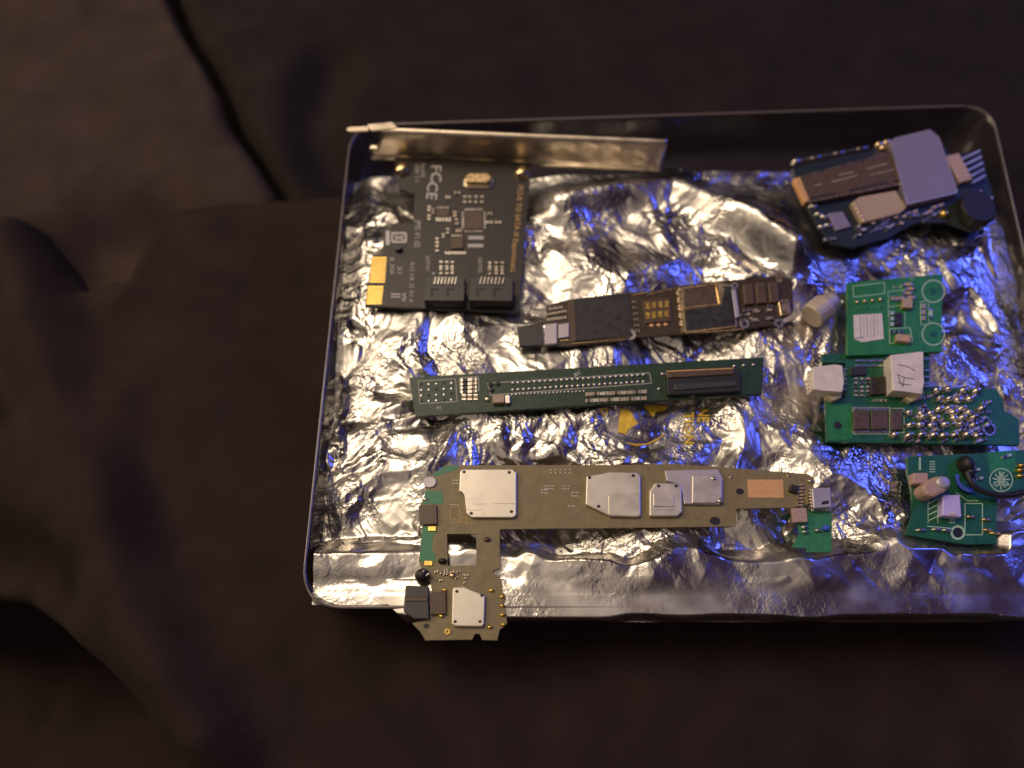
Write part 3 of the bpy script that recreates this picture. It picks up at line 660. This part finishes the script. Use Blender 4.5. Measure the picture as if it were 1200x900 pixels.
for i in range(5): smd(T, 600+i*4, 190+i*30, 26, 12, 0, ['blue_pl', 'chip', 'tan'][i % 3], .8)
for x, y in ((640, 240), (660, 300), (830, 150), (860, 140), (600, 330)): smd(T, x, y, 30, 18, -.2, random.choice(['tan', 'chip', 'silk_green']), .8)
for x, y in ((930, 250), (940, 215), (930, 290)): T.dome('gold_contact', x, y, 34, 14, 1.5, 'gold')
# cable (part fixed to this board)
def tube(T, name, pts, rad, m, zs):
    bm = bmesh.new(); prev = None; N = 8; P = [G(*T.px(p), z)-T.off for p, z in zip(pts, zs)]
    # catmull
    Q_ = []
    for i in range(len(P)-1):
        p0 = P[max(i-1, 0)]; p1 = P[i]; p2_ = P[i+1]; p3 = P[min(i+2, len(P)-1)]
        for k in range(8):
            t = k/8; Q_.append(.5*((2*p1)+(-p0+p2_)*t+(2*p0-5*p1+4*p2_-p3)*t*t+(-p0+3*p1-3*p2_+p3)*t**3))
    Q_.append(P[-1])
    for i, c in enumerate(Q_):
        d = (Q_[min(i+1, len(Q_)-1)]-Q_[max(i-1, 0)]).normalized(); u = d.cross(Vector((0, 0, 1))).normalized(); v = u.cross(d)
        ring = [bm.verts.new(c+(u*math.cos(a)+v*math.sin(a))*rad*MM) for a in [2*math.pi*j/N for j in range(N)]]
        if prev:
            for j in range(N): bm.faces.new((prev[j], prev[(j+1) % N], ring[(j+1) % N], ring[j]))
        prev = ring
    bmesh.ops.recalc_face_normals(bm, faces=bm.faces)
    return link(name, finish(bm, name, True), M[m], T.root)
tube(T, 'black_cable', [(560, 260), (600, 350), (700, 405), (840, 425), (1000, 395), (1150, 400)], 1.0, 'rubber', [5, 5, 4.5, 4, 3.5, 3])

# ------------------------------------------------------------------ 9 loose metal can near the phone logic board
ZJ = (780, 310, 5.714)
def metal_can():
    a = G(780+975/5.714, 310+350/5.714, 4.0); b = G(780+1130/5.714, 310+230/5.714, 4.0)
    root = bpy.data.objects.new('metal_canister', None); root.location = (a+b)/2; C.objects.link(root)
    root['label'] = 'tiny silver metal cylinder lying on the foil beside the small green board'; root['category'] = 'metal can'
    d = (b-a).normalized(); u = d.cross(Vector((0, 0, 1))).normalized(); v = u.cross(d); L = (b-a).length; N = 24
    def lathe(name, prof, m, smooth=False):
        bm = bmesh.new(); rings = []
        for x, r in prof:
            rings.append([bm.verts.new(a+d*x*L+(u*math.cos(t)+v*math.sin(t))*r*MM-root.location) for t in [2*math.pi*j/N for j in range(N)]])
        for r0, r1 in zip(rings, rings[1:]):
            for j in range(N): bm.faces.new((r0[j], r0[(j+1) % N], r1[(j+1) % N], r1[j]))
        bm.faces.new(rings[0]); bm.faces.new(rings[-1]); bmesh.ops.recalc_face_normals(bm, faces=bm.faces)
        o = link(name, finish(bm, name, smooth), M[m], root)
        return o
    lathe('can_body', [(0, 4.2), (.04, 4.7), (.5, 4.8), (.62, 4.5), (.66, 3.9)], 'capmetal')
    lathe('can_neck', [(.64, 3.6), (.9, 3.5), (1.0, 2.8)], 'can_dull')
metal_can()

# ------------------------------------------------------------------ numpy helpers for sheets
def seg_dist(X, Y, a, b):
    ax, ay = a[0], a[1]; dx, dy = b[0]-ax, b[1]-ay; L = dx*dx+dy*dy+1e-12
    t = np.clip(((X-ax)*dx+(Y-ay)*dy)/L, 0, 1)
    return np.hypot(X-(ax+t*dx), Y-(ay+t*dy))
def poly_sd(X, Y, P):
    """signed distance, negative inside"""
    d = np.full(X.shape, 1e9); ins = np.zeros(X.shape, bool)
    for i in range(len(P)):
        a, b = P[i], P[(i+1) % len(P)]
        d = np.minimum(d, seg_dist(X, Y, a, b))
        c = ((a[1] > Y) != (b[1] > Y)) & (X < (b[0]-a[0])*(Y-a[1])/((b[1]-a[1])+1e-15)+a[0])
        ins ^= c
    return np.where(ins, -d, d)
def vnoise(X, Y, s, seed):
    r = np.random.RandomState(seed); T_ = r.rand(64, 64)
    x, y = X/s+100, Y/s+100; xi, yi = np.floor(x).astype(int), np.floor(y).astype(int); fx, fy = x-xi, y-yi
    fx = fx*fx*fx*(fx*(fx*6-15)+10); fy = fy*fy*fy*(fy*(fy*6-15)+10)
    g = lambda i, j: T_[(yi+j) % 64, (xi+i) % 64]
    return (g(0, 0)*(1-fx)*(1-fy)+g(1, 0)*fx*(1-fy)+g(0, 1)*(1-fx)*fy+g(1, 1)*fx*fy)*2-1
def tri(X, Y, s, seed):
    """piecewise-linear noise on a triangular lattice: flat facets meeting in sharp creases"""
    r = np.random.RandomState(seed); T_ = r.rand(61, 61)*2-1; a = r.rand()*6.28
    x, y = (X*math.cos(a)-Y*math.sin(a))/s+200, (X*math.sin(a)+Y*math.cos(a))/s+200
    u = x-y*.57735; v = y*1.1547
    i, j = np.floor(u).astype(int), np.floor(v).astype(int); fu, fv = u-i, v-j
    g = lambda p, q: T_[(j+q) % 61, (i+p) % 61]
    lo = g(0, 0)*(1-fu-fv)+g(1, 0)*fu+g(0, 1)*fv
    hi = g(1, 1)*(fu+fv-1)+g(1, 0)*(1-fv)+g(0, 1)*(1-fu)
    return np.where(fu+fv < 1, lo, hi)
def facets(X, Y, s, seed, slope, k):
    """lower envelope of randomly tilted planes: crumpled sheet with sharp creases"""
    r = np.random.RandomState(seed); n = 61
    jx, jy, gx, gy, oo = (r.rand(n, n) for _ in range(5))
    cx, cy = np.floor(X/s).astype(int), np.floor(Y/s).astype(int); best = np.full(X.shape, 1e9)
    for i in (-2, -1, 0, 1, 2):
        for j in (-2, -1, 0, 1, 2):
            I, J = (cx+i) % n, (cy+j) % n
            px, py = (cx+i+jx[I, J])*s, (cy+j+jy[I, J])*s
            ddx, ddy = X-px, Y-py
            h = (gx[I, J]-.5)*2*slope*ddx+(gy[I, J]-.5)*2*slope*ddy+k*(ddx*ddx+ddy*ddy)/s+(oo[I, J]-.5)*slope*s*.4
            best = np.minimum(best, h)
    return best
def sheet(name, X, Y, Zh, m, root_loc=None, smooth=True):
    """grid mesh from world coordinate arrays in mm"""
    ny, nx = X.shape; me = bpy.data.meshes.new(name)
    co = np.stack([X, Y, Zh], -1).reshape(-1, 3)*MM
    if root_loc is not None: co = co-np.array(root_loc)
    idx = np.arange(ny*nx).reshape(ny, nx)
    f = np.stack([idx[:-1, :-1], idx[1:, :-1], idx[1:, 1:], idx[:-1, 1:]], -1).reshape(-1, 4)
    me.vertices.add(len(co)); me.vertices.foreach_set('co', co.ravel())
    me.loops.add(f.size); me.loops.foreach_set('vertex_index', f.ravel().astype(np.int32))
    me.polygons.add(len(f)); me.polygons.foreach_set('loop_start', np.arange(0, f.size, 4, dtype=np.int32))
    me.polygons.foreach_set('use_smooth', np.full(len(f), smooth)); me.update(calc_edges=True); me.validate()
    return me

def gpx(PX, PY, z):
    dx = (PX-600)/F; dy = (450-PY)/F
    vy, vz = dy*ct+st, dy*st-ct; t = (z*MM-CAM.z)/vz
    return dx*t*1000, (CAM.y+vy*t)*1000

# ------------------------------------------------------------------ tray
RIM = 1.6; FLOOR = -17.0
rim_px = [(412, 148), (1160, 124), (1296, 712), (352, 712)]
def rounded(P, r, N=8):
    out = []
    for i in range(len(P)):
        p0, p1, p2_ = Vector(P[i-1]), Vector(P[i]), Vector(P[(i+1) % len(P)])
        a = p1+(p0-p1).normalized()*r; b = p1+(p2_-p1).normalized()*r
        for k in range(N+1):
            t = k/N; out.append(a*(1-t)**2+p1*2*t*(1-t)+b*t*t)
    return out
def sm_(t):
    t = min(1, max(0, t)); return t*t*(3-2*t)
def tray():
    P = [G(x, y, RIM).to_2d()*1000 for x, y in rim_px]
    c = sum(P, Vector((0, 0)))/4
    def ring_of(inset, r):
        Q = []
        for i in range(4):
            p0, p1, p2_ = P[i-1], P[i], P[(i+1) % 4]
            e1 = (p1-p0).normalized(); e2 = (p2_-p1).normalized()
            n1 = Vector((-e1.y, e1.x)); n2 = Vector((-e2.y, e2.x))
            if n1.dot(c-p1) < 0: n1 = -n1
            if n2.dot(c-p1) < 0: n2 = -n2
            k = (n1+n2)/(1+n1.dot(n2)); Q.append(p1+k*inset)
        return rounded(Q, r)
    prof = [(-.3, FLOOR-1.6, 14), (-.5, RIM-.5, 13), (-.7, RIM, 13), (-.4, RIM+.35, 13), (0, RIM+.42, 13), (.5, RIM+.3, 13), (.8, RIM-.2, 13), (1.1, RIM-1.5, 13), (6.0, FLOOR+3.0, 12), (7.0, FLOOR+1.0, 12), (10, FLOOR+.1, 10), (30, FLOOR, 8)]
    bm = bmesh.new(); prev = None; base = Vector((c.x*MM, c.y*MM, FLOOR*MM))
    first = None
    for ins, z, r in prof:
        ring = [bm.verts.new(Vector((q.x*MM, q.y*MM, z*MM))-base) for q in ring_of(ins, r)]
        if prev:
            n = len(ring)
            for j in range(n): bm.faces.new((prev[j], prev[(j+1) % n], ring[(j+1) % n], ring[j]))
        else: first = ring
        prev = ring
    bm.faces.new(prev); bm.faces.new(first[::-1])
    bmesh.ops.recalc_face_normals(bm, faces=bm.faces)
    o = link('plastic_tray', finish(bm, 'plastic_tray', True), M['black_gloss'])
    o.location = base
    q_ = ring_of(.1, 13); n = len(q_); bm = bmesh.new(); rs = []
    for i in range(n):
        e = (q_[(i+1) % n]-q_[i-1]).normalized(); nn = Vector((-e.y, e.x))
        k = .42+.14*math.sin(i*1.7)
        rs.append([bm.verts.new(Vector(((q_[i].x+nn.x*k*math.cos(a))*MM, (q_[i].y+nn.y*k*math.cos(a))*MM, (RIM+(-.05+.5*(1-sm_((q_[i].x-P[3].x-20)/12)) if q_[i].y < P[3].y+12 else .45)+k*math.sin(a))*MM))-base) for a in [math.pi*2*j/8 for j in range(8)]])
    for i in range(n):
        for j in range(8): bm.faces.new((rs[i][j], rs[(i+1) % n][j], rs[(i+1) % n][(j+1) % 8], rs[i][(j+1) % 8]))
    bmesh.ops.recalc_face_normals(bm, faces=bm.faces)
    link('rim', finish(bm, 'rim', True), M['rim_highlight'], o)  # bead added along the edge to carry the painted highlight
    o['label'] = 'shallow glossy smoky plastic tray with rounded rim holding the silver bag'; o['category'] = 'tray'
tray()

# ------------------------------------------------------------------ antistatic bag
NX, NY = 760, 560
U, V = np.meshgrid(np.linspace(0, 1, NX), np.linspace(0, 1, NY))
cz = -4.0
TL, TR, BR, BL = (gpx(np.array(float(a)), np.array(float(b)), cz) for a, b in ((410, 196), (1156, 186), (1306, 729), (368, 729)))
X = (TL[0]*(1-U)+TR[0]*U)*(1-V)+(BL[0]*(1-U)+BR[0]*U)*V
Y = (TL[1]*(1-U)+TR[1]*U)*(1-V)+(BL[1]*(1-U)+BR[1]*U)*V
Yr = float(G(600, 712, RIM).y*1000)
lw = 1-np.clip((U-.095)/.02, 0, 1)
Y = np.where(Y < Yr+1.0, Y*(1-lw)+(Yr+1.0+(Y-Yr-1.0)*.02)*lw, Y)   # the bag stops short of the rim at the near left corner
wx = X+tri(X, Y, 26, 1)*8+tri(X, Y, 11, 2)*3; wy = Y+tri(X, Y, 26, 3)*8+tri(X, Y, 11, 4)*3
w2x = wx+tri(X, Y, 5, 5)*1.3; w2y = wy+tri(X, Y, 5, 6)*1.3
def sm(a, b, x):
    t = np.clip((x-a)/(b-a), 0, 1); return t*t*(3-2*t)
ruf = .45+.55*sm(-.3, .4, vnoise(X, Y, 30, 9))
H = tri(wx, wy, 30, 11)*3.9+tri(wx, wy, 16, 12)*2.3-np.abs(tri(wx, wy, 22, 17))*2.2
H += (tri(w2x, w2y*1.2, 8.5, 13)*1.15-np.abs(tri(w2x, w2y, 7, 18))*.9)*ruf
H += (tri(w2x, w2y, 4.0, 14)*.46-np.abs(tri(w2x*1.2, w2y, 3.2, 19))*.36+tri(w2x, w2y, 1.9, 15)*.15)*ruf
H = H-H.mean()
pc_ = gpx(np.array(770.), np.array(498.), -3)
H = H*(1-.62*np.exp(-(((X-pc_[0])/22)**2+((Y-pc_[1])/9)**2)**2))
# long ridge across the top middle, catching the lamp
def ridge(pts, w, h, asym=0.0):
    P = [gpx(np.array(float(a)), np.array(float(b)), 0) for a, b in pts]
    d = np.full(X.shape, 1e9)
    for a, b in zip(P, P[1:]): d = np.minimum(d, seg_dist(X, Y, a, b))
    return h*np.exp(-(d/w)**2)
Y0 = (Y-gpx(np.array(600.), np.array(700.), 0)[1])   # mm north of the front edge
hemline = 17.0
hem = 1-sm(hemline-4, hemline+2.5, Y0+vnoise(X, Y, 18, 30)*(1+5*sm(.12, .22, U))+vnoise(X, Y, 6, 38)*1.6*sm(.12, .22, U))
north = 1-sm(0.02, 0.17, V)
base = -3.2-7.5*north
base = base-3.0*(1-sm(0, .035, U))-3.0*sm(.965, 1, U)
body = base+H*1.0*(1-.55*north)+ridge([(655, 232), (700, 222), (790, 208), (850, 240), (925, 292)], 8, 9)+ridge([(430, 270), (470, 300)], 6, 3)
hemz = RIM+.75+.085*np.clip(Y0-1, 0, 20)+(tri(X+Y*.6, Y*.45, 20, 33)*1.7+tri(X-Y*.5, Y*.4, 9, 34)*.7+tri(w2x, w2y, 4, 36)*.22)*sm(0, 6, Y0)
hemz = np.where(Y0 < 5, np.maximum(hemz, RIM+.62-.4*sm(2, 5, Y0)), hemz)
Zh = body*(1-hem)+hemz*hem
Zh += .7*np.exp(-((Y0-hemline+vnoise(X, Y, 14, 37)*1.5)/1.1)**2)*(.25+.75*(1-sm(.12, .2, U)))       # welded seam of the hem
Yr = float(G(600, 712, RIM).y*1000); front = sm(2.3, 3.8, Yr-Y+vnoise(X, Y, 13, 41)*.7); Zh = Zh-1.5*hem*(1-sm(.07, .12, U))*(1-sm(3, 9, Y0)); Zh = Zh-8*front
for P, zb in presses:
    Pm = [(p.x*1000, p.y*1000) for p in P]
    sd = poly_sd(X, Y, Pm)
    lim = zb-.15+np.clip(sd-.2, 0, None)*1.0
    soft = .25
    Zh = np.where(sd < 25, np.minimum(Zh, lim), Zh)
Zh = np.maximum(Zh, FLOOR+.6)
bag_loc = (0, 0, -.004)
me = sheet('bag', X, Y, Zh, None, bag_loc)
ca_ = me.attributes.new('crumple', 'FLOAT', 'POINT'); ca_.data.foreach_set('value', (1-.6*hem).astype(np.float32).ravel())
bag = bpy.data.objects.new('antistatic_bag', None); C.objects.link(bag); bag.location = bag_loc
bag['label'] = 'crumpled silver antistatic bag spread in the tray under all the circuit boards'; bag['category'] = 'bag'
bo = link('film', me, M['foil'], bag)
so = bo.modifiers.new('t', 'SOLIDIFY'); so.thickness = .08*MM; so.offset = -1
# yellow print following the crumpled film
from mathutils.bvhtree import BVHTree
co = np.empty(len(me.vertices)*3); me.vertices.foreach_get('co', co)
bvh = BVHTree.FromPolygons([tuple(v) for v in co.reshape(-1, 3)], [tuple(p.vertices) for p in me.polygons])
def drape(name, bm, m, lift=.38):
    for _ in range(1): bmesh.ops.triangulate(bm, faces=bm.faces)
    for _ in range(6):
        ed = [e for e in bm.edges if e.calc_length() > .7*MM]
        if not ed: break
        bmesh.ops.subdivide_edges(bm, edges=ed, cuts=1); bmesh.ops.triangulate(bm, faces=[f for f in bm.faces if len(f.verts) > 3])
    for v in bm.verts:
        hit = bvh.ray_cast(Vector((v.co.x, v.co.y, .05)), Vector((0, 0, -1)))
        v.co.z = (hit[0].z if hit[0] else 0)+lift*MM
    return link(name, finish(bm, name, True), M[m], bag)
def drape_poly(name, pts, m):
    bm = bmesh.new(); bm.faces.new([bm.verts.new(G(x, y, -3)-Vector(bag_loc)) for x, y in pts]); bmesh.ops.recalc_face_normals(bm, faces=bm.faces)
    return drape(name, bm, m)
def drape_text(name, body, x, y, size, ang, m, stretch=1.0):
    cu = bpy.data.curves.new(name, 'FONT'); cu.body = body; cu.align_y = 'CENTER'; cu.resolution_u = 1; cu.offset = .02
    o = bpy.data.objects.new('tmp', cu); C.objects.link(o); dg = bpy.context.evaluated_depsgraph_get()
    t = bpy.data.meshes.new_from_object(o.evaluated_get(dg)); bpy.data.objects.remove(o)
    bm = bmesh.new(); bm.from_mesh(t); bmesh.ops.remove_doubles(bm, verts=bm.verts, dist=1e-4); ca, sa = math.cos(ang), math.sin(ang)
    for v in bm.verts:
        tx, ty = v.co.x*size*stretch, -v.co.y*size
        v.co = G(x+tx*ca-ty*sa, y+tx*sa+ty*ca, -3)-Vector(bag_loc)
    return drape(name, bm, m)
drape_poly('printed_arrow', [(727, 480), (737, 481), (748, 497), (736, 504), (733, 509), (724, 507), (725, 494)], 'yellow')
drape_poly('printed_arrow', [(754, 474), (784, 473), (781, 479), (770, 481), (766, 488), (760, 481)], 'yellow')
arc = [(733, 519), (745, 521), (757, 520), (770, 514), (778, 508)]
drape_poly('printed_arc', arc+[(x, y+1.6) for x, y in reversed(arc)], 'yellow')
drape_text('printed_lettering', 'NE', 824, 476, 20, math.pi/2, 'yellow', .72)
drape_text('printed_lettering', 'TION', 807, 482, 16, math.pi/2, 'yellow', 1.0)
drape_text('printed_lettering', 'D', 707, 480, 12, math.pi/2, 'yellow')

# ------------------------------------------------------------------ upholstery
def cushion(name, label, poly, top, R, m, bounds, ridges=(), n=(260, 200), zr=-25, und=2.0, seed=50, drop=90, tilt=0):
    PXg, PYg = np.meshgrid(np.linspace(bounds[0], bounds[2], n[0]), np.linspace(bounds[1], bounds[3], n[1]))
    X, Y = gpx(PXg, PYg, zr)
    P = [tuple(float(q) for q in gpx(np.array(float(a)), np.array(float(b)), zr)) for a, b in poly]
    sd = -poly_sd(X, Y, P)
    t = np.clip(1-sd/R, 0, 1)
    Z = top-R*.9*(1-np.sqrt(np.clip(1-t*t, 0, 1)))
    Z = np.where(sd < 0, top-R*.9+sd*6, Z); Z = np.maximum(Z, top-drop)
    w = sm(0, R, sd)
    Z += und*vnoise(X, Y, 60, seed)*w+und*.4*vnoise(X+3, Y, 24, seed+1)*w+.25*vnoise(X, Y, 9, seed+2)
    for pts, wd, h in ridges:
        Q_ = [tuple(float(q) for q in gpx(np.array(float(a)), np.array(float(b)), zr)) for a, b in pts]
        d = np.full(X.shape, 1e9)
        for a, b in zip(Q_, Q_[1:]): d = np.minimum(d, seg_dist(X, Y, a, b))
        Z += h*np.exp(-(d/wd)**2)
    Z += tilt*(Y-Y.min())
    loc = (float(X.mean())*MM, float(Y.mean())*MM, (top-drop)*MM)
    o = link(name, sheet(name, X, Y, Z, None, loc), M[m]); o.location = loc
    o['label'] = label; o['category'] = 'cushion'
    return o
cushion('seat_cushion', 'dark brown fabric seat cushion under the black tray, wrinkled at its left side',
        [(-260, 700), (-100, 690), (0, 702), (60, 745), (112, 782), (170, 842), (222, 900), (300, 1000), (420, 1300), (1900, 1300), (1900, 218), (420, 215), (330, 222), (262, 224), (212, 236), (182, 262), (150, 330), (128, 318), (90, 330), (58, 290), (40, 262), (20, 252), (-10, 262), (-60, 300), (-260, 300)],
        -23, 17, 'fab_seat', (-230, 150, 1750, 1180),
        ridges=[([(22, 270), (48, 400), (90, 520), (150, 660), (250, 860)], 13, 10), ([(-120, 430), (0, 530), (80, 640), (200, 800), (260, 900)], 12, 7), ([(-100, 640), (0, 660), (60, 690)], 14, -16),
                ([(190, 250), (166, 300), (150, 345)], 8, 7), ([(145, 470), (150, 600)], 10, 5), ([(110, 350), (130, 470), (210, 640)], 10, -3), ([(-60, 360), (10, 480)], 11, -9), ([(215, 300), (250, 500), (330, 760)], 26, 3),
                ([(330, 222), (420, 215), (1500, 215)], 8, 0)], n=(420, 300), und=1.4)
cushion('back_cushion', 'grey brown fabric cushion at the upper left, left of the dark crease',
        [(-500, -500), (130, -300), (186, -20), (208, 30), (232, 66), (254, 108), (264, 140), (292, 178), (322, 226), (300, 330), (-500, 360)],
        -26, 7, 'fab_back', (-400, -330, 345, 345), und=3, seed=60, ridges=[([(-200, 330), (60, 300), (170, 262)], 20, -16)])
cushion('back_cushion', 'dark brown fabric cushion behind the far edge of the tray, right of the crease',
        [(146, -300), (201, -24), (222, 26), (246, 62), (268, 106), (278, 138), (306, 176), (334, 224), (360, 330), (1900, 330), (1900, -500), (100, -500)],
        -26, 7, 'fab_right', (120, -330, 1750, 300), und=2.5, seed=70, ridges=[([(385, 70), (362, 140), (372, 180), (410, 215)], 12, -9), ([(330, 100), (345, 180)], 14, 3)], n=(300, 130))
fl = bpy.data.meshes.new('floor'); s = 6
fl.from_pydata([(-s, -s, -.12), (s, -s, -.12), (s, s, -.12), (-s, s, -.12)], [], [(0, 1, 2, 3)])
fo = link('floor', fl, M['floor']); fo['kind'] = 'structure'

# ------------------------------------------------------------------ light
def area(name, loc, target, sx, sy, power, col):
    l = bpy.data.lights.new(name, 'AREA'); l.shape = 'RECTANGLE'; l.size = sx; l.size_y = sy; l.energy = power; l.color = col
    o = bpy.data.objects.new(name, l); C.objects.link(o); o.location = loc
    o.rotation_euler = (Vector(target)-Vector(loc)).to_track_quat('-Z', 'Y').to_euler()
area('ceiling_lamp', (-.42, .48, 1.12), (0, 0, 0), .52, .60, 6.6, (1.0, .82, .60))
area('left_fill', (-.80, .22, .55), (-.1, 0, 0), .3, .3, 3.0, (1.0, .80, .58))  # fill light added low on the left to brighten the fabric folds
area('blue_screen', (.88, .36, .60), (.05, 0, 0), .42, .22, 3.0, (.08, .13, 1.0))
w = bpy.data.worlds.new('World'); bpy.context.scene.world = w; w.use_nodes = True
nt = w.node_tree; bg = nt.nodes['Background']
tc = nt.nodes.new('ShaderNodeTexCoord'); sx = nt.nodes.new('ShaderNodeSeparateXYZ'); rp = nt.nodes.new('ShaderNodeValToRGB')
nt.links.new(tc.outputs['Generated'], sx.inputs[0]); nt.links.new(sx.outputs['Z'], rp.inputs[0])
m1 = nt.nodes.new('ShaderNodeMapRange'); m1.inputs['From Min'].default_value = -.1; m1.inputs['From Max'].default_value = .30; nt.links.new(sx.outputs['X'], m1.inputs['Value'])
mx = nt.nodes.new('ShaderNodeMix'); mx.data_type = 'RGBA'; mx.blend_type = 'MULTIPLY'; mx.inputs['B'].default_value = (.11, .08, .20, 1)
nt.links.new(m1.outputs[0], mx.inputs['Factor']); nt.links.new(rp.outputs[0], mx.inputs['A']); nt.links.new(mx.outputs['Result'], bg.inputs[0])
rp.color_ramp.elements[0].position = .30; rp.color_ramp.elements[0].color = (.034, .026, .026, 1)
rp.color_ramp.elements[1].position = 1.0; rp.color_ramp.elements[1].color = (.50, .41, .33, 1)
bg.inputs[1].default_value = 1.0

cam = bpy.data.cameras.new('camera'); co_ = bpy.data.objects.new('camera', cam); C.objects.link(co_)
co_.location = CAM; co_.rotation_euler = (TILT, 0, 0); cam.sensor_width = 36; cam.lens = 27; cam.clip_start = .005; cam.clip_end = 50
cam.dof.use_dof = True; cam.dof.focus_distance = .244; cam.dof.aperture_fstop = 4.6
s = bpy.context.scene; s.camera = co_
s.view_settings.view_transform = 'Standard'; s.view_settings.look = 'None'; s.view_settings.exposure = 0
